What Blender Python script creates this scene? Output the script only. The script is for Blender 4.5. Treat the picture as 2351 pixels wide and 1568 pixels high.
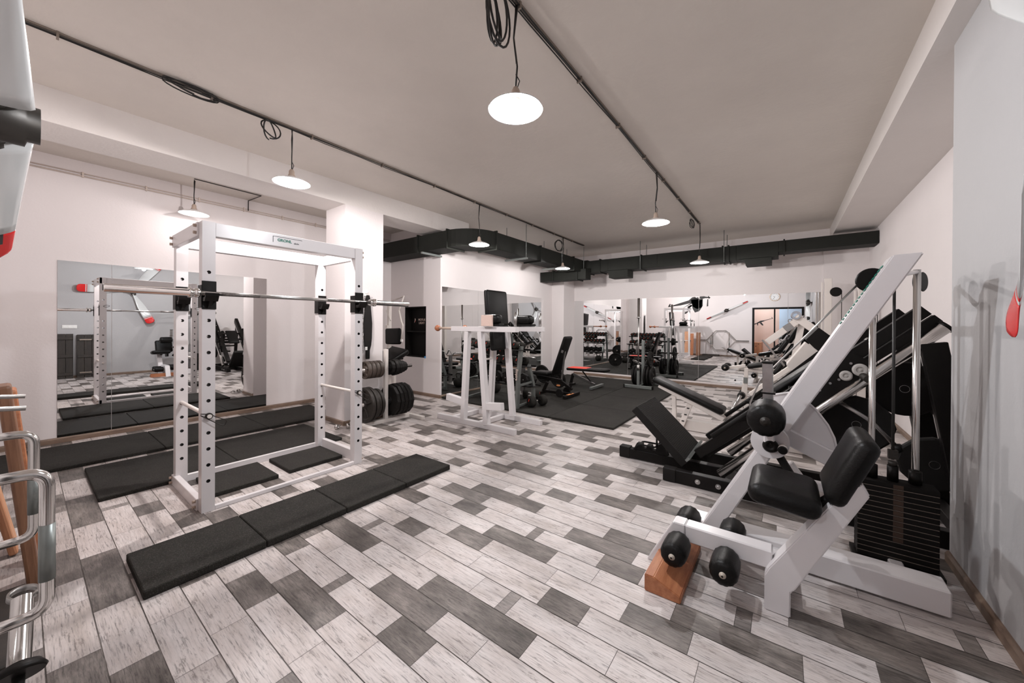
import bpy, bmesh, math, random
from mathutils import Vector as V, Matrix as M3
sc = bpy.context.scene
for o in list(bpy.data.objects): bpy.data.objects.remove(o)
PI = math.pi
# ---------------------------------------------------------------- camera (measured from the photograph's vanishing points)
H = 1.35; YAW, PIT, ROL = map(math.radians, (36.676, -0.179, 0.338)); FP, CX, CY = 840.74, 1175.5, 747.26
fv = V((-math.sin(YAW)*math.cos(PIT), math.cos(YAW)*math.cos(PIT), math.sin(PIT)))
r0 = V((math.cos(YAW), math.sin(YAW), 0)); u0 = r0.cross(fv)
RR = r0*math.cos(ROL)+u0*math.sin(ROL); UU = -r0*math.sin(ROL)+u0*math.cos(ROL)
cam = bpy.data.cameras.new('camera'); camo = bpy.data.objects.new('camera', cam); sc.collection.objects.link(camo)
cam.sensor_width = 36; cam.sensor_fit = 'HORIZONTAL'; cam.lens = FP/2351*36; cam.shift_y = -(784-CY)/2351; cam.clip_start = 0.02; cam.clip_end = 100
camo.matrix_world = M3((( RR.x, UU.x, -fv.x, 0), (RR.y, UU.y, -fv.y, 0), (RR.z, UU.z, -fv.z, H), (0, 0, 0, 1)))
sc.camera = camo
sc.view_settings.view_transform = 'Standard'; sc.view_settings.look = 'None'; sc.view_settings.gamma = 1; sc.view_settings.use_curve_mapping = False
sc.view_settings.exposure = 0.17
w = bpy.data.worlds.new('world'); sc.world = w; w.use_nodes = True
w.node_tree.nodes['Background'].inputs[0].default_value = (0.8, 0.85, 0.9, 1); w.node_tree.nodes['Background'].inputs[1].default_value = 0.15
sc.cycles.max_bounces = 14; sc.cycles.diffuse_bounces = 6; sc.cycles.glossy_bounces = 6
def P(px, py, ax, v):
    """point of the plane ax=v seen at photo pixel (px,py): used to measure real positions"""
    d = RR*(px-CX)+UU*(CY-py)+fv*FP; i = 'xyz'.index(ax); o = V((0, 0, H)); return o+d*((v-o[i])/d[i])
# lamps: (x, y, z of shade rim, ceiling z)
ZC = 3.19
LAMPS = [(-3.72, 1.52, 2.665), (-6.04, 1.32, 2.73), (-1.235, 1.68, 2.57), (-1.235, 4.50, 2.56), (-1.235, 7.28, 2.475), (-3.72, 4.15, 2.55), (-3.72, 6.75, 2.515)]
LPOW = [150, 7, 106, 88, 70, 68, 70]
LCOL = [(1, .93, .915)]*2+[(.93, .955, 1)]+[(1, .955, .935)]*4

# ---------------------------------------------------------------- helpers
ORG = {}
def tag(o, label=None, cat=None, group=None, kind=None):
    if label: o['label'] = label
    if cat: o['category'] = cat
    if group: o['group'] = group
    if kind: o['kind'] = kind
    return o
def thing(name, label, cat, loc=(0, 0, 0), group=None):
    o = bpy.data.objects.new(name, None); sc.collection.objects.link(o); o.empty_display_size = .05
    o.location = loc; ORG[o] = V(loc); return tag(o, label, cat, group)
def copy_tree(o, parent=None):
    c = o.copy(); sc.collection.objects.link(c); c.parent = parent
    for ch in list(o.children): copy_tree(ch, c)
    return c
def basis(d, up=(0, 0, 1)):
    x = V(d).normalized(); u = V(up)
    if abs(x.dot(u.normalized())) > .999: u = V((0, 1, 0))
    y = u.cross(x).normalized(); z = x.cross(y); return x, y, z
def rpath(pts, r, n=5):
    """round the corners of a polyline"""
    pts = [V(p) for p in pts]; out = [pts[0]]
    for a, b, c in zip(pts, pts[1:], pts[2:]):
        u, v = (a-b), (c-b); l = min(r, u.length*.49, v.length*.49); p0 = b+u.normalized()*l; p1 = b+v.normalized()*l
        for i in range(n+1):
            t = i/n; out.append(p0*(1-t)**2+b*2*t*(1-t)+p1*t*t)
    return out+[pts[-1]]
class MB:
    def __init__(s): s.bm = bmesh.new()
    def f(s, vs, smooth=False, mi=0):
        try: f = s.bm.faces.new(vs); f.smooth = smooth; f.material_index = mi; return f
        except ValueError: return None
    def box(s, c, size, B=None, bev=0, seg=1, smooth=False):
        B = B or (V((1, 0, 0)), V((0, 1, 0)), V((0, 0, 1))); c = V(c); t = bmesh.new(); bmesh.ops.create_cube(t, size=1)
        for v in t.verts: v.co = V((v.co.x*size[0], v.co.y*size[1], v.co.z*size[2]))
        if bev: bmesh.ops.bevel(t, geom=list(t.edges), offset=min(bev, min(size)*.49), segments=seg, profile=.5, affect='EDGES')
        for v in t.verts: v.co = c+B[0]*v.co.x+B[1]*v.co.y+B[2]*v.co.z
        s.merge(t, smooth); return s
    def merge(s, t, smooth=False):
        m = {v: s.bm.verts.new(v.co) for v in t.verts}
        for f in t.faces: s.f([m[v] for v in f.verts], smooth)
        t.free()
    def bb(s, a, b, bev=0):
        a, b = V(a), V(b); return s.box((a+b)/2, [abs(q) for q in (b-a)], bev=bev)
    def beam(s, a, b, w, h, up=(0, 0, 1), bev=.004):
        a, b = V(a), V(b); return s.box((a+b)/2, ((b-a).length, w, h), basis(b-a, up), bev)
    def pad(s, c, size, B=None, r=.03): return s.box(c, size, B, min(r, min(size)*.49), 4, True)
    def cyl(s, a, b, r, r2=None, n=20, cap=True, smooth=True):
        return s.lathe(a, V(b)-V(a), [(0, 0), (r, 0), (r if r2 is None else r2, (V(b)-V(a)).length), (0, (V(b)-V(a)).length)] if cap else [(r, 0), (r if r2 is None else r2, (V(b)-V(a)).length)], n, smooth)
    def lathe(s, o, ax, prof, n=24, smooth=True, ph=0):
        o = V(o); z, x, y = basis(ax); rings = []
        for r, h in prof:
            if r < 1e-6: rings.append([s.bm.verts.new(o+z*h)])
            else: rings.append([s.bm.verts.new(o+z*h+(x*math.cos(2*PI*i/n+ph)+y*math.sin(2*PI*i/n+ph))*r) for i in range(n)])
        for a, b in zip(rings, rings[1:]):
            for i in range(n):
                j = (i+1) % n
                q = ([a[0], b[j], b[i]] if len(a) == 1 else [a[i], a[j], b[0]] if len(b) == 1 else [a[i], a[j], b[j], b[i]])
                if len(a) == 1 and len(b) == 1: continue
                flat = abs(prof[rings.index(a)][1]-prof[rings.index(b)][1]) < 1e-6
                s.f(q, smooth and not flat)
        return s
    def tube(s, pts, r, n=8, closed=False, cap=True):
        pts = [V(p) for p in pts]; N = len(pts); rings = []; up = None
        rr = r if isinstance(r, (list, tuple)) else [r]*N
        for i, p in enumerate(pts):
            d = (pts[(i+1) % N]-pts[i-1]) if closed else (pts[min(i+1, N-1)]-pts[max(i-1, 0)])
            d = d.normalized() if d.length > 1e-9 else V((0, 0, 1))
            if up is None: up = V((0, 0, 1)) if abs(d.z) < .9 else V((0, 1, 0))
            up = (up-d*up.dot(d)).normalized(); q = d.cross(up)
            rings.append([s.bm.verts.new(p+(up*math.cos(2*PI*k/n)+q*math.sin(2*PI*k/n))*rr[i]) for k in range(n)])
        L = list(zip(rings, rings[1:]))+([(rings[-1], rings[0])] if closed else [])
        for a, b in L:
            for k in range(n): s.f([a[k], a[(k+1) % n], b[(k+1) % n], b[k]], True)
        if cap and not closed: s.f(rings[0][::-1]); s.f(rings[-1])
        return s
    def prism(s, poly, o, U, W, T, bev=0):
        """polygon (u,w) in plane o+U*u+W*w, extruded by vector T"""
        o, U, W, T = V(o), V(U), V(W), V(T); t = bmesh.new()
        vs = [t.verts.new(o+U*u+W*w) for u, w in poly]; f = t.faces.new(vs)
        r = bmesh.ops.extrude_face_region(t, geom=[f]); bmesh.ops.translate(t, verts=[e for e in r['geom'] if isinstance(e, bmesh.types.BMVert)], vec=T)
        bmesh.ops.recalc_face_normals(t, faces=t.faces)
        if bev: bmesh.ops.bevel(t, geom=list(t.edges), offset=bev, segments=2, affect='EDGES')
        s.merge(t); return s
    def build(s, name, mat, parent=None, fix=True):
        if fix: bmesh.ops.recalc_face_normals(s.bm, faces=s.bm.faces)
        org = V((0, 0, 0)); p = parent
        while p is not None: org += V(p.location); p = p.parent
        vs = s.bm.verts; lo = None
        if parent is None and len(vs):
            xs = [v.co.x for v in vs]; ys = [v.co.y for v in vs]; zs = [v.co.z for v in vs]; lo = V(((min(xs)+max(xs))/2, (min(ys)+max(ys))/2, min(zs))); org = lo
        for v in vs: v.co -= org
        me = bpy.data.meshes.new(name); s.bm.to_mesh(me); s.bm.free()
        for m in (mat if isinstance(mat, (list, tuple)) else [mat]): me.materials.append(m)
        o = bpy.data.objects.new(name, me); sc.collection.objects.link(o); o.parent = parent
        if lo: o.location = lo
        return o
def struct(name, mb, mat): return tag(mb.build(name, mat), kind='structure')
def lettering(txt, size, o, U, W, parent, mat, name='lettering', depth=.0015, bold=0.0):
    c = bpy.data.curves.new('t', 'FONT'); c.body = txt; c.size = size; c.extrude = depth; c.offset = bold; c.align_x = 'CENTER'; c.align_y = 'CENTER'
    t = bpy.data.objects.new('t', c); sc.collection.objects.link(t); dg = bpy.context.evaluated_depsgraph_get()
    me = bpy.data.meshes.new_from_object(t.evaluated_get(dg)); bpy.data.objects.remove(t)
    b = MB(); b.bm.from_mesh(me); U, W = V(U), V(W); N = U.cross(W)
    for v in b.bm.verts: v.co = V(o)+U*v.co.x+W*v.co.y+N*v.co.z
    b.bm.verts.ensure_lookup_table()
    for f in b.bm.faces: f.material_index = 0
    return b.build(name, mat, parent)

# ---------------------------------------------------------------- materials
MAT = {}
def mat(name, col, rough=.5, metal=0, noise=0, nscale=8, bump=0, bscale=60, spec=.5, coat=0, stretch=(1, 1, 1), col2=None, speck=0):
    m = bpy.data.materials.new(name); m.use_nodes = True; nt = m.node_tree; b = nt.nodes['Principled BSDF']; N = nt.nodes.new; L = nt.links.new
    b.inputs['Roughness'].default_value = rough; b.inputs['Metallic'].default_value = metal; b.inputs['Specular IOR Level'].default_value = spec
    if coat: b.inputs['Coat Weight'].default_value = coat; b.inputs['Coat Roughness'].default_value = .15
    c = tuple(col)+(1,); b.inputs['Base Color'].default_value = c
    tc = N('ShaderNodeTexCoord'); mp = N('ShaderNodeMapping'); mp.inputs['Scale'].default_value = stretch; L(tc.outputs['Object'], mp.inputs['Vector'])
    if noise or col2 or speck:
        n = N('ShaderNodeTexNoise'); n.inputs['Scale'].default_value = nscale; n.inputs['Detail'].default_value = 6; n.inputs['Roughness'].default_value = .65; L(mp.outputs[0], n.inputs['Vector'])
        cr = N('ShaderNodeValToRGB'); L(n.outputs['Fac'], cr.inputs[0])
        c2 = tuple(col2)+(1,) if col2 else tuple(q*(1-noise) for q in col)+(1,)
        cr.color_ramp.elements[0].position = .3; cr.color_ramp.elements[1].position = .7; cr.color_ramp.elements[0].color = c2; cr.color_ramp.elements[1].color = c
        last = cr.outputs[0]
        if speck:
            v = N('ShaderNodeTexNoise'); v.inputs['Scale'].default_value = 190; v.inputs['Detail'].default_value = 2; L(tc.outputs['Object'], v.inputs['Vector'])
            c3 = N('ShaderNodeValToRGB'); c3.color_ramp.elements[0].position = .52; c3.color_ramp.elements[1].position = .72; L(v.outputs['Fac'], c3.inputs[0])
            mx = N('ShaderNodeMixRGB'); mx.blend_type = 'ADD'; mx.inputs[2].default_value = (speck, speck*.95, speck*.88, 1); L(c3.outputs[0], mx.inputs[0]); L(last, mx.inputs[1]); last = mx.outputs[0]
        L(last, b.inputs['Base Color'])
    if bump:
        n2 = N('ShaderNodeTexNoise'); n2.inputs['Scale'].default_value = bscale; n2.inputs['Detail'].default_value = 4; L(mp.outputs[0], n2.inputs['Vector'])
        bp = N('ShaderNodeBump'); bp.inputs['Strength'].default_value = bump; bp.inputs['Distance'].default_value = .01; L(n2.outputs['Fac'], bp.inputs['Height']); L(bp.outputs[0], b.inputs['Normal'])
    MAT[name] = m; return m
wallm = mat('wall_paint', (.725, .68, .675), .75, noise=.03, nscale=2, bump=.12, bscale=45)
wallc = mat('wall_paint_shaded', (.43, .425, .43), .7, noise=.03, nscale=2, bump=.12, bscale=45)  # wall paint copy; weaker, bluish light on the right put into its colour
ceilm = mat('ceiling_plaster', (.75, .70, .645), .85, noise=.08, nscale=1.3, bump=.35, bscale=18)
beamm = mat('beam_plaster', (.72, .68, .655), .8, noise=.04, nscale=2, bump=.2, bscale=30)
white = mat('white_enamel', (.66, .635, .64), .28, noise=.03, nscale=5, spec=.5)
whiteb = mat('cream_enamel', (.74, .69, .65), .35, noise=.06, nscale=5)
rubber = mat('rubber_mat', (.020, .0185, .016), .8, noise=.4, nscale=5, bump=.4, bscale=300, speck=.035, spec=.14)
vinyl = mat('black_vinyl', (.0050, .0046, .0044), .40, bump=.12, bscale=160, spec=.17)
blackm = mat('black_metal', (.006, .005, .0045), .42, noise=.2, nscale=9, spec=.15)
matteb = mat('matte_black', (.008, .007, .0065), .6, spec=.16)
iron = mat('cast_iron', (.020, .016, .013), .5, noise=.3, nscale=20, bump=.2, bscale=90, spec=.3)
brown_iron = mat('brown_iron', (.060, .042, .032), .5, noise=.3, nscale=20, bump=.2, bscale=90)
chrome = mat('chrome', (.72, .70, .68), .16, 1, noise=.15, nscale=12, stretch=(1, 1, .2))
steel = mat('brushed_steel', (.45, .44, .43), .32, 1, noise=.25, nscale=14)
greyst = mat('grey_steel', (.24, .26, .25), .38, .6, noise=.15, nscale=8)
knurl = mat('knurled_steel', (.30, .28, .27), .45, .9, noise=.6, nscale=90)
ductm = mat('duct_paint', (.016, .017, .0145), .65, noise=.18, nscale=3, bump=.05, bscale=12, spec=.16)
cablem = mat('black_cable', (.012, .011, .010), .5)
conduit = mat('painted_conduit', (.62, .53, .47), .6, noise=.15, nscale=30)
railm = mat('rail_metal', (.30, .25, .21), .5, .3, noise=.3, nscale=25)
enamel = mat('lamp_enamel', (.85, .84, .84), .35)
socketm = mat('lamp_socket', (.42, .33, .27), .5)
orange = mat('orange_wood', (.46, .19, .085), .5, col2=(.27, .085, .035), nscale=5, stretch=(7, 1, 7), bump=.1, bscale=20)
paleo = mat('pale_orange_wood', (.62, .34, .20), .55, col2=(.48, .22, .11), nscale=5, stretch=(7, 7, .6))
plankw = mat('brown_wood', (.27, .135, .075), .45, col2=(.15, .065, .035), nscale=5, stretch=(7, 7, .6), bump=.1)
basew = mat('baseboard_wood', (.235, .165, .12), .5, col2=(.13, .085, .062), nscale=3, stretch=(2, 2, 14))
darkw = mat('dark_plank', (.035, .027, .021), .6, col2=(.014, .011, .009), nscale=4, stretch=(6, 6, .6), bump=.2)
redp = mat('red_paint', (.62, .02, .02), .25); redr = mat('red_rubber', (.75, .06, .035), .5)
propw = mat('propeller_white', (.66, .68, .68), .12, spec=.6, coat=.6)
propb = mat('propeller_black', (.02, .02, .02), .3, coat=.3)
hubm = mat('hub_metal', (.05, .045, .04), .4, .5)
green = mat('green_print', (.01, .17, .12), .5); inkb = mat('black_print', (.01, .01, .01), .6); inkw = mat('pale_print', (.75, .62, .55), .6)
blue = mat('blue_tape', (.04, .25, .55), .5); blockp = mat('pink_foam', (.62, .47, .41), .8, bump=.2)
plateface = mat('grey_wheel', (.42, .40, .38), .5)
clockf = mat('clock_face', (.80, .80, .80), .4); clockr = mat('clock_rim', (.62, .45, .30), .4)
pinkw = mat('pink_wall', (.66, .49, .42), .8); rustm = mat('rust_stain', (.05, .026, .015), .6)
socketw = mat('socket_plastic', (.8, .8, .78), .35); ballw = mat('ball_wood', (.34, .12, .055), .35)
mirror = mat('mirror_silver', (.88, .885, .885), .004, 1); bluew = mat('blue_wall', (.45, .58, .72), .7)
def emis(name, col, s):
    m = bpy.data.materials.new(name); m.use_nodes = True; b = m.node_tree.nodes['Principled BSDF']; b.inputs['Base Color'].default_value = (.8, .8, .8, 1)
    b.inputs['Emission Color'].default_value = tuple(col)+(1,); b.inputs['Emission Strength'].default_value = s; return m
bulbm = emis('bulb_glow', (1, .96, .95), 6)
# printed plank floor: tone and a random number per plank are face colours, grain is procedural
fm = bpy.data.materials.new('printed_plank_vinyl'); fm.use_nodes = True; nt = fm.node_tree; N = nt.nodes.new; L = nt.links.new; b = nt.nodes['Principled BSDF']
at = N('ShaderNodeAttribute'); at.attribute_name = 'plank'; sp = N('ShaderNodeSeparateColor'); L(at.outputs['Color'], sp.inputs[0])
tc = N('ShaderNodeTexCoord'); off = N('ShaderNodeVectorMath'); off.operation = 'MULTIPLY_ADD'; cmb = N('ShaderNodeCombineXYZ')
L(sp.outputs[1], cmb.inputs[0]); L(sp.outputs[1], cmb.inputs[1]); L(sp.outputs[1], cmb.inputs[2]); L(cmb.outputs[0], off.inputs[0]); off.inputs[1].default_value = (37, 53, 11); L(tc.outputs['Object'], off.inputs[2])
def nz(scale, st, det=6, ro=.65, dist=0):
    mp = N('ShaderNodeMapping'); mp.inputs['Scale'].default_value = st; L(off.outputs[0], mp.inputs[0]); n = N('ShaderNodeTexNoise'); n.inputs['Scale'].default_value = scale
    n.inputs['Detail'].default_value = det; n.inputs['Roughness'].default_value = ro; n.inputs['Distortion'].default_value = dist; L(mp.outputs[0], n.inputs[0]); return n.outputs['Fac']
def ramp(src, stops):
    r = N('ShaderNodeValToRGB'); L(src, r.inputs[0]); e = r.color_ramp.elements
    while len(e) < len(stops): e.new(.5)
    for q, (p, c) in zip(e, stops): q.position = p; q.color = (c, c, c, 1) if not isinstance(c, tuple) else c+(1,)
    return r.outputs[0]
def mix(a, c, fac, mode='MIX'):
    m = N('ShaderNodeMixRGB'); m.blend_type = mode
    for i, q in ((1, a), (2, c)):
        if isinstance(q, tuple): m.inputs[i].default_value = q+(1,)
        else: L(q, m.inputs[i])
    if isinstance(fac, float): m.inputs[0].default_value = fac
    else: L(fac, m.inputs[0])
    return m.outputs[0]
light = ramp(nz(3, (1, 3, 1)), [(.28, (.46, .405, .375)), (.48, (.585, .53, .51)), (.7, (.68, .635, .62))])
dark = ramp(nz(3.2, (1, 2.6, 1)), [(.3, (.07, .060, .053)), (.5, (.165, .143, .13)), (.7, (.32, .285, .26))])
dark = mix(dark, ramp(nz(13, (1, 9, 1), 8, .8, .8), [(.38, .45), (.52, 1.0), (.75, 1.35)]), .85, 'MULTIPLY'); base = mix(light, dark, sp.outputs[0])
grain = ramp(nz(11, (1, 13, 1), 7, .7, .6), [(.37, .42), (.46, .93), (.7, 1.03)]); base = mix(base, grain, .9, 'MULTIPLY')
wv = N('ShaderNodeTexWave'); wv.bands_direction = 'Y'; wv.inputs['Scale'].default_value = 16; wv.inputs['Distortion'].default_value = 9; wv.inputs['Detail'].default_value = 2; wv.inputs['Detail Scale'].default_value = .8
mpw = N('ShaderNodeMapping'); mpw.inputs['Scale'].default_value = (.35, 1.2, 1); L(off.outputs[0], mpw.inputs[0]); L(mpw.outputs[0], wv.inputs[0])
base = mix(base, ramp(wv.outputs['Fac'], [(0, .62), (.28, 1), (1, 1)]), .28, 'MULTIPLY')
blot = ramp(nz(8, (1, 3.4, 1), 9, .8), [(.565, 0.0), (.63, 1.0)]); base = mix(base, (.17, .145, .13), mix((0, 0, 0), blot, .66)); blot2 = ramp(nz(5, (1, 14, 1), 9, .8), [(.62, 0.0), (.66, 1.0)]); base = mix(base, (.07, .058, .052), mix((0, 0, 0), blot2, .75)); cloud = ramp(nz(1.7, (1, 1.6, 1), 5, .6), [(.36, .72), (.6, 1.0)]); base = mix(base, cloud, .8, 'MULTIPLY')
L(base, b.inputs['Base Color']); b.inputs['Roughness'].default_value = .42; b.inputs['Specular IOR Level'].default_value = .35
bp = N('ShaderNodeBump'); bp.inputs['Strength'].default_value = .12; bp.inputs['Distance'].default_value = .004; L(grain, bp.inputs['Height']); L(bp.outputs[0], b.inputs['Normal'])

# ---------------------------------------------------------------- the room
XL, XN, XR, XRF, YB, YR = -6.48, -5.0, .77, 1.2, 9.1, -.26
ROWH = 1/7; PER = 1.14
PAT = {0: [(0, .284, 1), (.284, .743, 0), (.743, 1.14, 0)], 1: [(.185, .664, 1), (.664, .93, 0), (.93, 1.325, 0)], 2: [(-.008, .422, 0), (.422, .485, .85), (.485, .899, 0), (.899, 1.132, 1)],
       3: [(.62, 1.05, .95), (1.05, 1.3, 0), (1.3, 1.76, 0)], 4: [(.821, 1.454, 1), (1.454, 1.961, 0)], 5: [(.067, .13, .8), (.13, .62, 0), (.62, 1.038, 0), (1.038, 1.207, 0)], 6: [(.215, .43, 1), (.43, .9, 0), (.9, 1.355, 0)]}
random.seed(4)
fb = MB(); cl = fb.bm.loops.layers.float_color.new('plank')
def quad(x0, x1, y0, y1, z, t, rn):
    f = fb.f([fb.bm.verts.new(q) for q in ((x0, y0, z), (x1, y0, z), (x1, y1, z), (x0, y1, z))])
    for l in f.loops: l[cl] = (t, rn, 0, 1)
for k in range(-7, 61):
    m = math.floor(k/7); y0 = .631+k*ROWH; y1 = y0+ROWH
    if y0 > YB or y1 < YR: continue
    ox = -2.307+.57*m
    for n in range(-9, 8):
        for a, c, t in PAT[k % 7]:
            x0, x1 = ox+n*PER+a, ox+n*PER+c
            x0, x1 = max(x0, XL), min(x1, XRF)
            if x1-x0 < .01: continue
            quad(x0+.0010, x1-.0010, max(y0, YR)+.0022, min(y1, YB)-.0022, 0, t, random.random())
quad(XL-.1, XRF+.1, YR-.1, YB+.1, -.002, 1, .1)
fo = fb.build('floor', fm, fix=False); tag(fo, kind='structure')
t = .15
struct('ceiling', MB().bb((XL-t, YR-t, ZC), (XRF+t, YB+t, ZC+t)), ceilm)
struct('wall_left', MB().bb((XL-t, YR, 0), (XL, 4.54, ZC)), wallm)
def cut_wall(y0, y1, xa, xb, z0, z1, X0, X1):   # wall facing -Y with a rectangular hole
    m = MB(); m.bb((xa, y0, 0), (X0, y1, ZC)); m.bb((X1, y0, 0), (xb, y1, ZC)); m.bb((X0, y0, 0), (X1, y1, z0)); m.bb((X0, y0, z1), (X1, y1, ZC)); return m
struct('wall_left_return', cut_wall(4.54, 4.9, XL-t, XN, .71, 1.68, -6.03, -5.39), wallm)
struct('wall_left_far', MB().bb((XN-t, 4.9, 0), (XN, YB, ZC)), wallm)
struct('wall_back', MB().bb((XN-t, YB, 0), (XRF+t, YB+t, ZC)), wallm)
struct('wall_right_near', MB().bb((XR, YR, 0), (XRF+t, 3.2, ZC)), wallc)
struct('wall_right_far', MB().bb((XRF, 3.2, 0), (XRF+t, YB, ZC)), wallm)
DX0, DX1, DZ = -1.05, .56, 2.06
m = MB(); m.bb((XL-t, YR-t, 0), (DX0, YR, ZC)); m.bb((DX1, YR-t, 0), (XRF+t, YR, ZC)); m.bb((DX0, YR-t, DZ), (DX1, YR, ZC)); struct('wall_rear', m, wallm)
struct('column', MB().bb((-5.14, 2.55, 0), (-4.644, 3.12, 2.92)), wallm)
pc = P(1294, 760, 'y', 8.5).x
struct('column', MB().bb((XN, 8.5, 0), (pc, YB, ZC)), wallm)
struct('ceiling_beam', MB().bb((-5.14, YR, 2.92), (-4.644, 4.9, ZC)), beamm)
struct('ceiling_beam', MB().bb((.67, YR, 2.965), (XRF, YB, ZC)), beamm)
struct('trim_1', MB().bb((XRF-.62, YB-.05, 0), (XRF, YB, 2.97)), wallm)
def bboard(name, a, b, n):  # baseboard between a and b, thickness along n
    a, b, n = V(a), V(b), V(n); m = MB(); m.prism([(0, 0), (.018, 0), (.018, .045), (.008, .06), (0, .06)], a, n, (0, 0, 1), b-a); struct(name, m, basew)
bboard('baseboard_left', (XL, YR, 0), (XL, 4.54, 0), (1, 0, 0)); bboard('baseboard_left_return', (XL, 4.54, 0), (XN, 4.54, 0), (0, -1, 0))
bboard('baseboard_left_far', (XN, 4.54, 0), (XN, 8.5, 0), (1, 0, 0)); bboard('baseboard_back', (pc, YB, 0), (XRF, YB, 0), (0, -1, 0))
bboard('baseboard_right_near', (XR, YR, 0), (XR, 3.2, 0), (-1, 0, 0)); bboard('baseboard_right_far', (XRF, 3.2, 0), (XRF, YB, 0), (-1, 0, 0))
bboard('baseboard_rear', (XL, YR, 0), (DX0-.06, YR, 0), (0, 1, 0))
m = MB()
for a, bb_, n in (((-5.14, 2.55), (-4.644, 2.55), (0, -1, 0)), ((-4.644, 2.55), (-4.644, 3.12), (1, 0, 0))): m.prism([(0, 0), (.015, 0), (.015, .05), (0, .06)], (a[0], a[1], 0), n, (0, 0, 1), V((bb_[0]-a[0], bb_[1]-a[1], 0)))
struct('baseboard_column', m, basew)
# room behind the doorway (seen only in the back mirrors)
m = MB(); m.bb((-1.9, -2.6, 0), (.9, -2.5, 2.6)); m.bb((-1.9, -2.5, 0), (-1.8, YR-t, 2.6)); m.bb((.9, -2.6, 0), (1, YR-t, 2.6)); struct('wall_beyond_door', m, pinkw)
struct('ceiling_beyond_door', MB().bb((-1.9, -2.6, 2.6), (1, YR-t, 2.7)), beamm); struct('floor_beyond_door', MB().bb((-1.9, -2.6, -.05), (1, YR-.1, -.003)), plankw)
t9 = thing('added_room_lamp', 'added unseen lamp brightening the room beyond the doorway, above the door head', 'lamp', (-.7, -1.5, 2.5)); MB().lathe((-.7, -1.5, 2.5), (0, 0, 1), [(0, 0), (.10, .01), (.13, .05), (.13, .1), (0, .1)], 24).build('shade', emis('added_lamp_glow', (.9, .95, 1), 4), t9)  # unseen lamp, added to brighten the pink wall beyond the doorway
l = bpy.data.lights.new('bulb_light', 'POINT'); l.energy = 45; l.color = (.85, .93, 1); l.shadow_soft_size = .08; o = bpy.data.objects.new('bulb_light', l); sc.collection.objects.link(o); o.parent = t9; o.location = (0, 0, -.15)  # point light of the added lamp
m = MB(); m.bb((DX0-.05, YR-t, 0), (DX0+.02, YR+.02, DZ+.05)); m.bb((DX1-.02, YR-t, 0), (DX1+.05, YR+.02, DZ+.05)); m.bb((DX0, YR-t, DZ-.02), (DX1, YR+.02, DZ+.05)); m.bb((-.36, YR-t, 0), (-.31, YR-.02, DZ-.02)); struct('door_1', m, matteb)
struct('window_1', MB().bb((-.2, -2.5, .2), (.85, -2.49, 2.2)), bluew)

# niche cupboard in the return wall
t1 = thing('niche_shelf', 'dark cupboard recessed in the white wall beyond the column, with pale lettering and blue tape', 'cupboard', (-5.71, 4.86, .71))
m = MB(); m.bb((-6.03, 4.70, .71), (-5.39, 4.72, 1.68)); m.bb((-6.03, 4.55, .71), (-6.01, 4.70, 1.68)); m.bb((-5.41, 4.55, .71), (-5.39, 4.70, 1.68)); m.bb((-6.03, 4.545, .71), (-5.39, 4.72, .73)); m.bb((-6.03, 4.55, 1.66), (-5.39, 4.70, 1.68)); m.build('carcass', matteb, t1)
MB().bb((-6.0, 4.57, 1.19), (-5.42, 4.70, 1.21)).build('shelf', matteb, t1); NX = lambda q: P(q, 740, 'y', 4.695).x
MB().bb((NX(937)-.01, 4.57, .73), (NX(937)+.01, 4.70, 1.66)).build('divider', matteb, t1)
lettering('MOTUS\nLIGHT', .062, (NX(968.5), 4.693, P(968, 738, 'y', 4.693).z), (1, 0, 0), (0, 0, 1), t1, inkw)
m = MB(); m.prism([(0, 0), (.03, .02), (.045, .07), (.02, .09), (.015, .04)], (NX(951), 4.697, P(953, 741, 'y', 4.69).z), (1, 0, 0), (0, 0, 1), (0, -.002, 0)); m.build('emblem', inkw, t1)
m = MB(); m.prism([(0, 0), (.018, .01), (.025, .04), (.012, .03)], (NX(952.5), 4.693, P(953, 741, 'y', 4.69).z+.01), (1, 0, 0), (0, 0, 1), (0, -.001, 0)); m.build('emblem_accent', redp, t1)
MB().bb((-5.43, 4.535, .705), (-5.39, 4.547, .74)).build('tape', blue, t1)

# mirrors
def mirror_panel(label, a, b, group):
    m = MB(); m.bb(a, b); o = m.build('wall_mirror', mirror); tag(o, label, 'mirror', group)
mirror_panel('narrow left panel of the mirror behind the power rack', (XL, .245, .05), (XL+.008, .652, 2.035), 'mirrors on the rack wall')
mirror_panel('wide right panel of the mirror behind the power rack', (XL, .656, .05), (XL+.008, 2.29, 2.035), 'mirrors on the rack wall')
ys = [4.57, 5.55, 7.02, 8.05]; nm = ['left', 'middle', 'right']
for i in range(3): mirror_panel(nm[i]+' mirror panel on the wall behind the white dip tower', (XN, ys[i]+.002, .06), (XN+.008, ys[i+1]-.002, 2.03), 'mirrors behind the dip tower')
xs = [P(1319, 760, 'y', YB).x]+[P(q, 760, 'y', YB).x for q in (1442, 1604, 1809, 1889)]; nm = ['leftmost', 'second', 'third', 'rightmost']
for i in range(4): mirror_panel(nm[i]+' panel of the long mirror on the back wall', (xs[i]+.002, YB-.008, .10), (xs[i+1]-.002, YB, 2.0), 'mirrors on the back wall')

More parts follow.
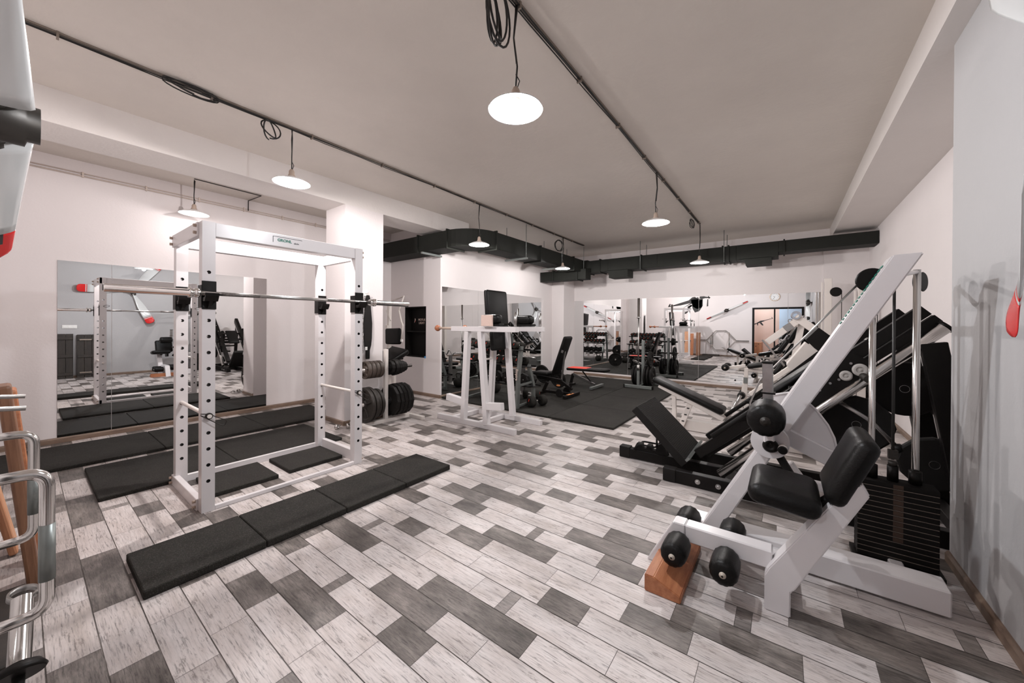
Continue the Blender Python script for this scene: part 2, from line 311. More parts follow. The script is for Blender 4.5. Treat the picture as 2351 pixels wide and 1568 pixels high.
# ---------------------------------------------------------------- pendant lamps and their cables
LL = ['white enamel pendant lamp hanging left of the white column, above the power rack', 'faint white enamel pendant lamp behind the power rack, nearest the mirror wall',
      'largest white pendant lamp, hanging in the upper middle of the photo', 'pendant lamp below the right-hand cable run, in front of the long duct',
      'pendant lamp at the far end of the right-hand cable run, by the straight duct', 'pendant lamp hanging before the curved corner of the dark duct', 'pendant lamp beside the boxy duct outlet in the far left corner']
def pend(i, x, y, z):
    t = thing('pendant_lamp', LL[i], 'lamp', (x, y, z), 'enamel pendant lamps'); m = MB()
    top = ZC-.03; sx = .02*math.sin(i*2.3)
    m.tube([(x, y, top), (x+sx, y+.005, z+.42), (x-sx*.5, y, z+.24), (x, y, z+.125)], .005, 6); m.tube([(x+.012, y, top), (x+sx+.008, y-.006, z+.4), (x+.004, y, z+.26)], .004, 6)
    m.tube([(x, y, z+.2), (x+.02, y+.01, z+.16), (x+.012, y, z+.12)], .003, 5); m.build('cable', cablem, t)
    m = MB(); m.lathe((x, y, z+.05), (0, 0, 1), [(.028, 0), (.033, .012), (.024, .03), (.024, .055), (.014, .075), (0, .078)], 20); m.build('socket', socketm, t)
    m = MB(); m.lathe((x, y, z), (0, 0, 1), [(.154, 0), (.152, .004), (.11, .028), (.06, .045), (.03, .058), (.03, .054), (.06, .041), (.11, .024), (.150, .0)], 40); m.build('shade', enamel, t)
    m = MB(); m.lathe((x, y, z-.012), (0, 0, 1), [(0, 0), (.02, .004), (.032, .022), (.034, .038), (.026, .062), (.016, .07), (0, .07)], 18); m.build('bulb', bulbm, t)
    l = bpy.data.lights.new('bulb_light', 'POINT'); l.energy = LPOW[i]; l.color = LCOL[i]; l.shadow_soft_size = .028
    o = bpy.data.objects.new('bulb_light', l); sc.collection.objects.link(o); o.parent = t; o.location = (0, 0, -.022)
for i, (x, y, z) in enumerate(LAMPS): pend(i, x, y, z)

def cable_run(x, y0, y1, label):
    t = thing('cable_run', label, 'cable', (x, y0, ZC-.02), 'ceiling cable runs'); m = MB()
    m.bb((x-.012, y0, ZC-.012), (x+.012, y1, ZC)); m.build('rail', railm, t)
    m = MB(); random.seed(7)
    for k, dx in enumerate((-.012, .0, .012)):
        pts = []; yy = y0
        while yy < y1: pts.append((x+dx+random.uniform(-.004, .004), yy, ZC-.020-random.uniform(0, .012 if k != 1 else .006))); yy += .35
        m.tube(pts+[(x+dx, y1, ZC-.02)], .0042, 6)
    m.build('cable', cablem, t); yy = y0+.4
    while yy < y1: MB().bb((x-.02, yy-.006, ZC-.04), (x+.02, yy+.006, ZC)).build('clip', railm, t); yy += .78
cable_run(-3.72, YR, 7.75, 'long black cable run on the ceiling, from upper left to the far corner')
cable_run(-1.235, YR, 7.3, 'black cable run on the ceiling right of the biggest lamp')
def coil(label, c, a, b, n, nrm, seed=1, r=.005):
    random.seed(seed); c = V(c); x, y, z = basis(nrm); y, z = z, y; pts = []
    for i in range(n*20+1):
        th = 2*PI*i/20; k = i/(n*20); ja = 1+.12*math.sin(k*9+seed); pts.append(c+z*(a*ja*math.sin(th)+.012*math.sin(k*13))+y*(-b+b*ja*math.cos(th+PI))*1.0+x*(.03*math.sin(k*17+seed)))
    m = MB(); m.tube(pts, r, 6); o = m.build('cable_coil', cablem); tag(o, label, 'cable', 'coils of spare cable')
coil('big tangle of black cable above the biggest lamp, at the top edge', (-1.25, 1.52, ZC-.05), .09, .14, 5, (1, .2, 0), 3, .006)
coil('stretched loop of black cable lying against the ceiling at upper left', (-3.70, .80, ZC-.02), .16, .022, 3, (1, 0, .2), 5)
coil('single round loop of black cable just left of the lamp above the rack', (-3.72, 1.34, ZC-.03), .06, .075, 2, (1, .3, 0), 6, .006)
coil('small coil of cable hung beside the lamp in the far left corner', (-3.70, 6.55, ZC-.12), .09, .11, 4, (1, -.5, 0), 8, .005)
coil('small tangle of cable at the far end of the right-hand cable run', (-1.28, 6.85, ZC-.03), .11, .07, 3, (1, .3, 0), 9)
t = thing('wall_conduit', 'thin painted conduit running along the top of the mirror wall', 'conduit', (XL, 0, 3.0))
m = MB(); m.tube([(XL+.012, YR, 3.02), (XL+.012, 2.0, 3.02), (XL+.012, 4.5, 3.02)], .009, 6); m.tube([(XL+.012, YR, 3.05), (XL+.012, 4.5, 3.045)], .007, 6); m.build('pipe', conduit, t)
for k in range(9): MB().bb((XL, -.1+k*.52, 3.005), (XL+.025, -.085+k*.52, 3.065)).build('clip', conduit, t)
m = MB(); m.tube([(-6.46, 2.04, 3.03), (-6.46, 2.04, ZC-.012), (-6.06, 2.07, ZC-.012), (-6.04, 1.32, ZC-.012)], .006, 6); tag(m.build('lamp_cord', cablem), 'thin cord zigzagging across the ceiling to the lamp nearest the mirror wall', 'cord')

# ---------------------------------------------------------------- ventilation duct
t = thing('air_duct', 'dark grey rectangular ventilation duct running around the far corner under the ceiling', 'duct', (-4, 6, 2.6))
z0, z1 = 2.60, 2.88; XO, YF, YK = -3.85, 4.15, 8.15
def seg(name, a, b): MB().bb(a, b, .004).build(name, ductm, t)
seg('duct_segment', (-6.47, YF, z0), (-5.15, YF+.38, z1)); seg('duct_segment', (-5.15, YF, z0), (-4.42, YF+.38, z1))
m = MB(); m.prism([(-4.42, YF+.38), (-4.42, YF)]+[(-4.42+.57*math.sin(a), YF+.57-.57*math.cos(a)) for a in [PI/2*k/10 for k in range(1, 11)]]+[(XO-.38, YF+.57)], (0, 0, z0), (1, 0, 0), (0, 1, 0), (0, 0, z1-z0)); m.build('duct_elbow', ductm, t)
for a, b in ((YF+.57, 6.1), (6.1, 7.5), (7.5, YK)): seg('duct_segment', (XO-.38, a, z0), (XO, b, z1))
seg('duct_segment', (XO-.38, YK, z0), (XO, YK+.4, z1))
xs2 = [XO, -3.3, -2.2, -.75, -.1, 1.195]
for a, b in zip(xs2, xs2[1:]): seg('duct_segment', (a, YK, z0 if a < -.2 else z0+.08), (b, YK+.38, z1))
def drop(xa, xb, zb):   # branch with curved left shoulder
    r = .10; pts = [(xa-r, z0+.01), (xa-r, z0), ]+[(xa-r+r*math.sin(a), z0-r+r*math.cos(a)) for a in [PI/2*k/6 for k in range(1, 7)]]+[(xa, zb), (xb, zb), (xb, z0+.01)]
    m = MB(); m.prism(pts, (0, YK, 0), (1, 0, 0), (0, 0, 1), (0, .38, 0)); m.build('duct_branch', ductm, t)
drop(-3.28, -2.84, 2.44); drop(-.60, -.20, 2.49)
m = MB(); m.bb((-4.95, 7.85, 2.42), (-3.72, 8.13, 2.66), .004); m.build('duct_outlet', ductm, t)
MB().bb((-4.6, 7.82, 2.42), (-4.57, 8.15, 2.68)).build('flange', ductm, t); MB().bb((-3.95, 7.82, 2.40), (-3.92, 8.15, 2.68)).build('flange', ductm, t)
MB().bb((-.03, YK-.02, z0+.06), (-.006, YK+.40, z1+.02)).build('flange', ductm, t)
def flx(x, w=.03): MB().bb((x-.012, YF-.02 if x < -4.3 else YK-.02, z0-.02), (x+.012, (YF if x < -4.3 else YK)+.40, z1+.02)).build('flange', ductm, t)
for x in (-5.15, -4.42, -3.82, -3.5, -2.55, -.98, -.88): flx(x)
for y in (YF+.57, 6.1, 7.5, YK): MB().bb((XO-.4, y-.012, z0-.02), (XO+.02, y+.012, z1+.02)).build('flange', ductm, t)
for y in (5.55, 6.9, 7.95): 
    MB().bb((XO-.45, y-.02, z0-.05), (XO+.06, y+.02, z0-.02)).build('hanger_bracket', greyst, t)
    for x in (XO-.42, XO+.03): MB().cyl((x, y, z0-.03), (x, y, ZC), .006, n=6).build('hanger_rod', greyst, t)
MB().bb((-5.0, YF-.06, z0-.05), (-4.96, YF+.39, z0-.02)).build('hanger_bracket', greyst, t)
for x in (-2.55, -.95): 
    for y in (YK-.04, YK+.42): MB().cyl((x, y, z0-.03), (x, y, ZC), .006, n=6).build('hanger_rod', greyst, t)

# ---------------------------------------------------------------- rubber mats
def matslab(name, label, a, b, h, group):
    m = MB(); m.bb((a[0], a[1], 0), (b[0], b[1], h), .005); tag(m.build(name, rubber), label, 'mat', group)
ye = [.355, .886, 1.385, 1.890, 2.385]; od = ['nearest', 'second', 'third', 'farthest']
for i in range(4): matslab('rubber_mat', od[i]+' black tile of the mat strip on the open floor before the rack', (-2.965, ye[i]+.002), (-2.48, ye[i+1]-.002), .045, 'mat strip in front of the rack')
ye = [.345, 1.25, 2.23]
for i in range(2): matslab('rubber_mat', ('left' if i == 0 else 'right')+' black mat of the row under the back posts of the power rack', (-5.06, ye[i]+.002), (-4.10, ye[i+1]-.002), .03, 'mats behind the rack')
ye = [-.15, .92, 1.88, 2.80]; od = ['left', 'middle', 'right']
for i in range(3): matslab('rubber_mat', od[i]+' black mat of the row along the rack-wall mirror', (-6.18, ye[i]+.002), (-5.24, ye[i+1]-.002), .03, 'mats along the mirror wall')
matslab('rubber_mat', 'small black mat inside the power rack, left one', (-4.0, .89), (-3.52, 1.345), .035, 'small mats inside the rack')
matslab('rubber_mat', 'small black mat inside the power rack, right one', (-4.0, 1.44), (-3.545, 1.93), .035, 'small mats inside the rack')
xe = [-4.985, -4.69, -3.71, -2.72, -1.75]; yy = [4.54, 5.57, 6.62, 7.66, 8.72]
for i in range(4):
    for j in range(4):
        y0 = yy[j] if not (i == 0 and j == 0) else 4.56
        matslab('rubber_floor_tile', 'black rubber platform tile, '+['front', 'second', 'third', 'back'][j]+' row, '+['first', 'second', 'third', 'fourth'][3-i]+' from the right edge', (xe[i]+.002 if i or j < 4 else 0, y0+.002), (xe[i+1]-.002, yy[j+1]-.002), .03, 'rubber tiles of the free-weight area')

# ---------------------------------------------------------------- power rack
RX0, RX1, RY0, RY1, RH = -4.085, -3.29, .764, 1.985, 2.07; PW = .076
t = thing('power_rack', 'tall white steel power rack standing on black mats at left', 'power rack', ((RX0+RX1)/2, (RY0+RY1)/2, 0))
def post(x, y, zs, ztop):
    """square post, real through holes along X; x,y = min corner"""
    m = MB(); r = .0125; n = 12; cy = y+PW/2; zz = [0]
    for z in zs: zz += [z-PW/2, z+PW/2]
    zz.append(ztop)
    for xs_ in (x, x+PW):
        for i in range(0, len(zz), 2):
            if zz[i+1]-zz[i] > 1e-4: m.f([m.bm.verts.new(q) for q in ((xs_, y, zz[i]), (xs_, y+PW, zz[i]), (xs_, y+PW, zz[i+1]), (xs_, y, zz[i+1]))])
        for z in zs:
            sq = []; ci = []
            for k in range(n):
                a = 2*PI*(k+.5)/n; c, s = math.cos(a), math.sin(a); q = (PW/2)/max(abs(c), abs(s)); sq.append(m.bm.verts.new((xs_, cy+c*q, z+s*q))); ci.append(m.bm.verts.new((xs_, cy+c*r, z+s*r)))
            for k in range(n): m.f([sq[k], sq[(k+1) % n], ci[(k+1) % n], ci[k]])
    for z in zs:
        for k in range(n):
            a0, a1 = 2*PI*(k+.5)/n, 2*PI*(k+1.5)/n
            m.f([m.bm.verts.new(q) for q in ((x, cy+math.cos(a0)*r, z+math.sin(a0)*r), (x+PW, cy+math.cos(a0)*r, z+math.sin(a0)*r), (x+PW, cy+math.cos(a1)*r, z+math.sin(a1)*r), (x, cy+math.cos(a1)*r, z+math.sin(a1)*r))])
    for f in m.bm.faces:
        if f.calc_center_median().x not in (x, x+PW) and abs(f.calc_center_median().x-(x+PW/2)) < .01: f.material_index = 1
    for ys_ in (y, y+PW): m.f([m.bm.verts.new(q) for q in ((x, ys_, 0), (x+PW, ys_, 0), (x+PW, ys_, ztop), (x, ys_, ztop))])
    m.f([m.bm.verts.new(q) for q in ((x, y, ztop), (x+PW, y, ztop), (x+PW, y+PW, ztop), (x, y+PW, ztop))])
    return m
zs = [.24+.105*k for k in range(11)]+[1.62, 1.74]
zs = [.22+.1145*k for k in range(14)]; zs = [z for z in zs if not 1.45 < z < 1.60]
for x, y in ((RX1-PW, RY0), (RX1-PW, RY1-PW), (RX0, RY0), (RX0, RY1-PW)): post(x, y, zs, RH-(.0 if x > -3.6 else 0)).build('post', [white, matteb], t, fix=False)
def rb(name, a, b): MB().bb(a, b, .003).build(name, white, t)
rb('top_beam', (RX1-PW+.004, RY0+PW, RH-.10), (RX1-.004, RY1-PW, RH)); rb('top_beam', (RX0+.004, RY0+PW, RH-.10), (RX0+PW-.004, RY1-PW, RH))
rb('side_beam', (RX0-.0, RY0-.012, RH-.10), (RX1-PW, RY0+.028, RH+.0)); rb('side_beam', (RX0+PW, RY1-.03, RH-.10), (RX1-PW, RY1+.01, RH))
rb('floor_beam', (RX0-.0, RY0-.012, 0), (RX1-PW, RY0+.028, .085)); rb('floor_beam', (RX0+PW, RY1-.03, 0), (RX1-PW, RY1+.01, .10))
rb('floor_rail', (RX1-.03, RY0+PW, .0), (RX1-.0, RY1-PW, .03)); rb('floor_rail', (RX0, RY0+PW, .0), (RX0+.03, RY1-PW, .06))
for x in (RX0+.02, RX1-PW-.02):
    for z in (RH-.025, RH-.075, .025, .065): MB().cyl((x, RY0-.012, z), (x, RY0-.03, z), .011, n=8).build('bolt', socketm, t)
for z in (RH-.03, RH-.075): MB().cyl((RX1-.02, RY1, z), (RX1-.02, RY1+.018, z), .01, n=8).build('bolt', socketm, t)
for z in (.03,): MB().cyl((RX1-.02, RY1, z), (RX1-.02, RY1+.018, z), .01, n=8).build('bolt', socketm, t)
for y, (yy_) in ((RY0+PW/2, 0), (RY1-PW/2, 0)):   # safety bars
    m = MB(); m.cyl((RX0-.03, y, .685), (RX1+.03, y, .685), .014, n=14); sb_ = m.build('safety_bar', whiteb, t)
    MB().cyl((RX1+.002, y, .685), (RX1+.022, y, .685), .022, n=14).build('collar', iron, sb_)
    x = RX1+.022; pts = rpath([(x, y-.05, .71), (x, y+.0, .70), (x+.01, y+.06, .66), (x+.01, y+.10, .64), (x+.01, y+.085, .60), (x+.01, y+.05, .62), (x, y-.05, .70)], .015); m = MB(); m.tube(pts, .003, 6); m.build('spring_clip', iron, sb_)
def jcup(x, y, s):   # s=+1 on the +X face, -1 on the -X face of the front posts
    zc = 1.555; m = MB(); m.bb((x, y-PW/2-.003, zc-.11), (x+s*.008, y+PW/2+.003, zc+.09)); m.bb((x-s*PW, y-PW/2-.006, zc-.1), (x+s*.008, y-PW/2-.001, zc+.06))
    m.prism([(0, -.045), (.05, -.045), (.075, -.01), (.078, .012), (.066, .012), (.05, -.018), (0, -.02), ], (x+s*.008, y-PW/2, zc-.01), (s, 0, 0), (0, 0, 1), (0, PW, 0)); m.prism([(0, -.10), (.03, -.08), (.055, -.04), (0, -.04)], (x+s*.008, y-.01, zc-.005), (s, 0, 0), (0, 0, 1), (0, .02, 0)); o = m.build('bar_hook', blackm, t)
    m = MB(); m.tube(rpath([(x-s*PW-.0, y, zc+.05), (x-s*(PW+.04), y, zc+.05), (x-s*(PW+.05), y+.03, zc+.075), (x-s*(PW+.05), y+.075, zc+.055), (x-s*(PW+.05), y+.03, zc+.03), (x-s*(PW+.04), y, zc+.045)], .02), .003, 6); m.build('hook_pin', iron, o)
for y in (RY0+PW/2, RY1-PW/2):
    jcup(RX1, y, 1)
    jcup(RX0+PW, y, 1)
m = MB(); yl = 1.21; zl = RH-.05
for a, b in (((yl, zl+.028), (yl+.22, zl+.028)), ((yl, zl-.02), (yl, zl+.028))): m.beam((RX1+.0005-.004, a[0], a[1]), (RX1+.0005-.004, b[0], b[1]), .003, .0025, (1, 0, 0), 0)
m.build('label_outline', inkb, t)
lettering('GRONL', .031, (RX1-.0035, yl+.085, zl+.002), (0, 1, 0), (0, 0, 1), t, green, bold=.001)
lettering('aktiv', .021, (RX1-.0035, yl+.175, zl-.006), (0, 1, 0), (0, 0, 1), t, inkb)
# barbell on the rack
bx, bz = RX1+.045, 1.555
t = thing('barbell', 'long chrome barbell resting empty on the hooks of the white power rack', 'barbell', (bx, 1.4, bz))
m = MB(); m.cyl((bx, .74, bz), (bx, 2.03, bz), .014, n=16); m.build('shaft', steel, t)
for a, b in ((.86, 1.10), (1.62, 1.88)): MB().cyl((bx, a, bz), (bx, b, bz), .0145, n=16).build('knurling', knurl, t)
for s, y0, y1 in ((-1, .73, .293), (1, 2.04, 2.487)):
    o = MB().lathe((bx, y0, bz), (0, s, 0), [(0, -.01), (.03, -.01), (.033, 0), (.033, .012), (.027, .016), (.027, .03), (.037, .034), (.037, .05), (.025, .052), (.025, abs(y1-y0)-.004), (.022, abs(y1-y0)), (0, abs(y1-y0))], 28).build('sleeve', chrome, t)
    MB().cyl((bx, y1, bz), (bx, y1+s*.002, bz), .018, n=20).build('end_cap', blackm, o)

# ---------------------------------------------------------------- plates
def plate_prof(R, T): return [(.026, 0), (.05, 0), (.055, T*.3), (.06, T*.35), (R*.80, T*.35), (R*.86, 0), (R*.97, 0), (R, .006), (R, T-.006), (R*.97, T), (R*.86, T), (R*.80, T*.65), (.06, T*.65), (.055, T*.7), (.05, T), (.026, T), (.026, 0)]
def plate(label, c, ax, R, T, m_, group, style='rib', n=36):
    c = V(c); t = thing('weight_plate', label, 'weight plate', c, group); m = MB()
    if style in ('flat', 'octo'): m.lathe(c, ax, [(0, 0), (R*.94, 0), (R, .008), (R, T-.008), (R*.94, T), (0, T)], n if style == 'flat' else 12, style == 'flat'); MB().lathe(c, ax, [(.0235, .001), (.0235, -.0014), (.0255, -.0014), (.0255, .001)], 24).build('hub_ring', steel, t)
    else: m.lathe(c, ax, plate_prof(R, T), n if style != 'poly' else 12, style != 'poly')
    o = m.build('disc', m_, t)
    x, y, z = basis(ax)
    if style == 'rib' and R > .1:
        m = MB()
        for k in range(5):
            a = 2*PI*k/5+.3; d = y*math.cos(a)+z*math.sin(a); e = x.cross(d); m.box(c+d*R*.5+x*T*.5, (R*.56, .014, T*.9), (d, e, x), .002)
        m.build('ribs', m_, t)
    if style == 'grip':
        m = MB()
        for k in range(3):
            a = 2*PI*k/3+.5; pts = [c+x*(T*.5)+(y*math.cos(b_)+z*math.sin(b_))*R*.63 for b_ in [a-.45+.9*q/6 for q in range(7)]]; m.tube(pts, T*.42, 8)
        m.build('grip', m_, t)
    return t
TX = -4.385
t = thing('plate_tree', 'cream A-shaped weight plate tree standing beside the white column', 'weight tree', (TX, 3.0, 0))
MB().bb((TX-.025, 2.97, 0.04), (TX+.025, 3.02, 1.0), .003).build('upright', whiteb, t)
MB().bb((TX-.03, 2.62, 0), (TX+.03, 3.42, .05), .003).build('base_beam', whiteb, t)
for y in (2.64, 3.40): MB().bb((TX-.24, y-.03, 0), (TX+.30, y+.03, .045), .003).build('foot', whiteb, t)
for z in (.29, .74): MB().cyl((TX, 2.62, z), (TX, 3.42, z), .024, n=16).build('peg', chrome, t)
y = 2.66
for i, (R, T) in enumerate([(.225, .05), (.225, .04), (.19, .045), (.19, .04)]): plate(['front big ribbed iron plate on the low peg of the plate tree', 'second big iron plate on the low peg of the plate tree', 'third plate on the near low peg, a little smaller', 'innermost plate on the near low peg, beside the upright'][i], (TX, y, .29), (0, 1, 0), R, T, iron, 'plates on the plate tree'); y += T+.012
y = 2.67
for i in range(4): plate(['front small brown ribbed plate on the top peg of the plate tree', 'second small brown plate on the top peg', 'third small brown plate on the top peg', 'fourth small brown plate on the top peg'][i], (TX, y, .74), (0, 1, 0), .115, .055, brown_iron, 'plates on the plate tree'); y += .06
y = 3.04
for i, (R, T) in enumerate([(.215, .05), (.225, .05), (.225, .055), (.225, .05), (.215, .04)]): plate(['innermost many-sided black plate right of the upright, low peg', 'second many-sided black plate right of the upright', 'third many-sided black plate right of the upright', 'fourth many-sided black plate right of the upright', 'outermost many-sided black plate on the low peg, right of the tree'][i], (TX, y, .29), (0, 1, 0), R, T, matteb, 'plates on the plate tree', 'poly'); y += T+.008
y = 3.04
for i, (R, T) in enumerate([(.10, .05), (.115, .05), (.11, .03), (.10, .04), (.085, .04), (.07, .03)]): plate(['innermost', 'second', 'third', 'fourth', 'fifth', 'outermost'][i]+' small black plate right of the upright on the top peg', (TX, y, .74), (0, 1, 0), R, T, matteb, 'plates on the plate tree', 'poly'); y += T+.006
# belt and chain on the column
cx0 = -4.644
t = thing('wall_hook', 'small white hook on the side of the column holding the dip belt', 'hook', (cx0, 2.84, 1.76)); MB().bb((cx0, 2.80, 1.73), (cx0+.01, 2.88, 1.79)).build('plate', socketw, t); MB().tube(rpath([(cx0+.005, 2.84, 1.77), (cx0+.06, 2.84, 1.76), (cx0+.07, 2.84, 1.79)], .02), .006, 8).build('prong', socketw, t)
t = thing('dip_belt', 'black lifting belt hanging on the column to the right of the rack', 'belt', (cx0+.03, 2.86, .9)); m = MB()
prof = [(1.74, .02), (1.68, .035), (1.55, .045), (1.35, .065), (1.15, .06), (1.05, .05), (.98, .03), (.86, .028)]
poly = [(2.865-w_, z) for z, w_ in prof]+[(2.865+w_, z) for z, w_ in prof[::-1]]; m.prism(poly, (cx0+.02, 0, 0), (0, 1, 0), (0, 0, 1), (.018, 0, 0), .003); m.build('strap', matteb, t); MB().bb((cx0+.038, 2.82, .985), (cx0+.046, 2.85, 1.03)).build('buckle', socketw, t)
m = MB()
for k in range(26):
    z = 1.74-k*.031; c = V((cx0+.03, 2.785+.006*math.sin(k*.8), z)); a = (k % 2)*PI/2; d = V((math.cos(a), math.sin(a), 0)); m.tube([c+d*.010*math.cos(q)+V((0, 0, .019*math.sin(q))) for q in [2*PI*i/8 for i in range(8)]], .0035, 5, True)
tag(m.build('hanging_chain', steel), 'thin steel chain hanging beside the black belt on the column', 'chain')
def spring_collar(label, c, rz=0):
    c = V(c); t = thing('spring_collar', label, 'collar', c, 'barbell collars on the floor'); x = V((math.cos(rz), math.sin(rz), 0)); m = MB(); m.lathe(c+V((0, 0, .032)), x, [(.026, 0), (.032, 0), (.032, .035), (.026, .035), (.026, 0)], 20); m.build('ring', chrome, t)
    m = MB(); y = V((-x.y, x.x, 0)); m.beam(c+V((0, 0, .032))+x*.018+y*.03, c+V((0, 0, .03))+x*.018+y*.075, .03, .016); m.build('lever', steel, t)
spring_collar('left one of two chrome barbell collars lying at the foot of the column', (-4.58, 2.40, 0), .6); spring_collar('right one of two chrome barbell collars lying at the foot of the column', (-4.50, 2.50, 0), 1.2)

# seated press machine behind the column
t = thing('seated_press_machine', 'white seated machine with black seat and back pads, half hidden behind the column', 'exercise machine', (-5.4, 3.95, 0)); Y = 3.9
def q(x, y, Y=Y): return P(820+x*.2233, 650+y*.2233, 'y', Y)
c = (q(300, 460)+q(450, 630))/2; m = MB(); m.pad(c, (.07, .36, .42), basis((1, 0, -.12), (0, 0, 1)), .05); 
m = MB(); a = q(300, 625); b_ = q(445, 465); m.pad((a+b_)/2, (abs(b_.x-a.x)*1.02, .07, abs(b_.z-a.z)), basis((1, 0, .03)), .035); m.build('back_pad', vinyl, t)
a = q(268, 800); b_ = q(450, 670); m = MB(); m.pad((a+b_)/2, (abs(b_.x-a.x), .40, .10), basis((1, 0, -.1), (0, -.5, 1)), .04); m.pad((a+b_)/2+V((0, -.05, -.06)), (abs(b_.x-a.x)*.8, .3, .04)); m.build('seat', vinyl, t)
fx = q(290, 600).x
MB().beam((fx, Y+.08, 0), (fx, Y+.08, 1.75), .06, .06).build('upright', whiteb, t); MB().beam((fx-.1, Y+.08, .04), (fx+.55, Y+.08, .04), .07, .08).build('base', whiteb, t); MB().beam((fx+.12, Y-.25, .04), (fx+.12, Y+.4, .04), .06, .06).build('foot', whiteb, t)
MB().beam(((a.x+b_.x)/2, Y+.05, .0), ((a.x+b_.x)/2, Y+.05, c.z-.3), .05, .05).build('seat_post', whiteb, t)
m = MB(); m.tube(rpath([q(430, 280), q(455, 400), q(470, 430), q(455, 590)], .03), .014, 8); m.tube([q(300, 280), q(345, 385)], .012, 8); m.build('press_arm', whiteb, t)
MB().box(q(458, 590), (.035, .03, .04)).build('handle', socketw, t); MB().bb((fx-.03, Y+.02, 1.2), (fx+.03, Y+.045, 1.32)).build('clamp', whiteb, t)
MB().cyl((fx, Y+.04, 1.12), (fx, Y+.02, 1.12), .015, n=10).build('pin', blackm, t)
MB().tube([(fx, Y+.11, 1.75), q(430, 280)+V((0, .1, .25)), q(430, 280)], .014, 8).build('top_arm', whiteb, t)

# ---------------------------------------------------------------- things on and by the rear wall, at the left edge of the photo
def propeller(name, label, hub, nrm, blades, L, wd, mw, mt, band=None, thick=.035, tw0=62, tw1=14, rootw=.34):
    """blades: list of angles in the wall plane; twisted, tapering, hub in the middle"""
    hub = V(hub); nrm = V(nrm).normalized(); t = thing(name, label, 'propeller', hub); x, y, z = basis(nrm); y, z = V((nrm.y, -nrm.x, 0)), V((0, 0, 1))
    for a in blades:
        d = y*math.cos(a)+z*math.sin(a); e = nrm.cross(d)
        def sect(s0, s1, mat_, nm):
            m = MB(); rings = []; K = 10
            for i in range(K+1):
                s = s0+(s1-s0)*i/K; w = wd*((1.05-.5*s) if rootw == 1 else min(.42+1.5*s, 1)*(1-.22*s))*(1 if s < .93 else math.sqrt(max(.03, 1-((s-.93)/.07)**2*.85))); tw = math.radians(tw0+(tw1-tw0)*s); th = thick*(1-.72*s)
                cu = e*math.cos(tw)+nrm*math.sin(tw); cn = nrm*math.cos(tw)-e*math.sin(tw); c = hub+d*(.09+(L-.09)*s)
                rings.append([m.bm.verts.new(c+cu*(w*.5*math.cos(q))+cn*(th*.5*math.sin(q)*(1.15-.3*math.cos(q)))) for q in [2*PI*k/16 for k in range(16)]])
            for r1, r2 in zip(rings, rings[1:]):
                for k in range(16): m.f([r1[k], r1[(k+1) % 16], r2[(k+1) % 16], r2[k]], True)
            m.f(rings[0]); m.f(rings[-1][::-1])
            if nm == 'blade_tip' and nrm.y > .5:
                bmesh.ops.recalc_face_normals(m.bm, faces=m.bm.faces)
                for f in m.bm.faces: f.material_index = 0 if f.normal.y > .55 and f.normal.x < .35 else 1
                return m.build(nm, [mat_, propb], t)
            return m.build(nm, mat_, t)
        sect(0, .80 if band else .74, mw, 'blade')
        if band: sect(.8, .815, band, 'tip_band'); sect(.815, .83, mw, 'tip_band'); sect(.83, 1, mt, 'blade_tip')
        else: sect(.74, 1, mt, 'blade_tip')
    m = MB(); m.lathe(hub-nrm*.07, nrm, [(0, 0), (.07, 0), (.075, .02), (.075, .10), (.06, .12), (0, .125)] if nrm.x else [(0, 0), (.07, 0), (.075, .02), (.075, .15), (.058, .155), (.058, .182), (0, .183)], 24); m.build('hub', hubm, t); MB().cyl(hub-nrm*.07, hub-nrm*(.18 if nrm.y > .5 else .125), .02).build('mount', iron, t)
    for a in blades:
        d = y*math.cos(a)+z*math.sin(a); MB().lathe(hub+d*.05, d, [(.045, 0), (.05, .0), (.05, .03), (.042, .035), (.048, .04), (.048, .06), (.03, .09)], 20).build('blade_root', hubm, t)
propeller('propeller', 'white two-blade propeller on the rear wall, seen edge-on at the upper left edge', (-2.02, -.072, 2.005), (0, 1, 0), [math.radians(26), math.radians(26)+PI], .86, .195, propw, redp, None, .07, 80, 60, 1)
propeller('propeller', 'white three-blade propeller with red banded tips on the right-hand wall', (.64, 1.72, 2.17), (-1, 0, 0), [math.radians(q) for q in (180, 54, -66)], .92, .235, propw, redp, redp, .03, 60, 6)
# trap bar
WY = YR+.06
t = thing('trap_bar', 'chrome hexagonal trap bar hung on the rear wall, its raised handles nearest at left edge', 'trap bar', (-2.24, WY, .28)); m = MB()
m.tube(rpath([(-2.81, WY, .69), (-2.45, WY, 1.12), (-2.04, WY, 1.13), (-1.67, WY, .71), (-2.04, WY, .29), (-2.45, WY, .28), (-2.81, WY, .69)], .03), .016, 10); m.build('hex_frame', chrome, t)
for x in (-2.60, -1.90):
    m = MB(); y1 = .052 if x > -2.2 else .036; m.tube(rpath([(x, WY, .42), (x, y1, .42), (x, y1, .87), (x, WY, .87)], .05, 8), .017, 12); h = m.build('raised_handle', chrome, t); MB().cyl((x, y1, .52), (x, y1, .70), .0185, n=14).build('grip', greyst, h)
for a, b_ in ((-2.81, -3.12), (-1.67, -1.2)): MB().lathe((a, WY, .70), ((b_-a), 0, 0), [(.016, 0), (.034, .01), (.034, .025), (.025, .027), (.025, abs(b_-a)), (0, abs(b_-a))], 20).build('sleeve', chrome, t)
MB().beam((-2.56, WY, .33), (-2.56, WY, 1.05), .03, .03).build('cross_tube', chrome, t); MB().beam((-1.93, WY, .36), (-1.93, WY, 1.05), .03, .03).build('cross_tube', chrome, t)
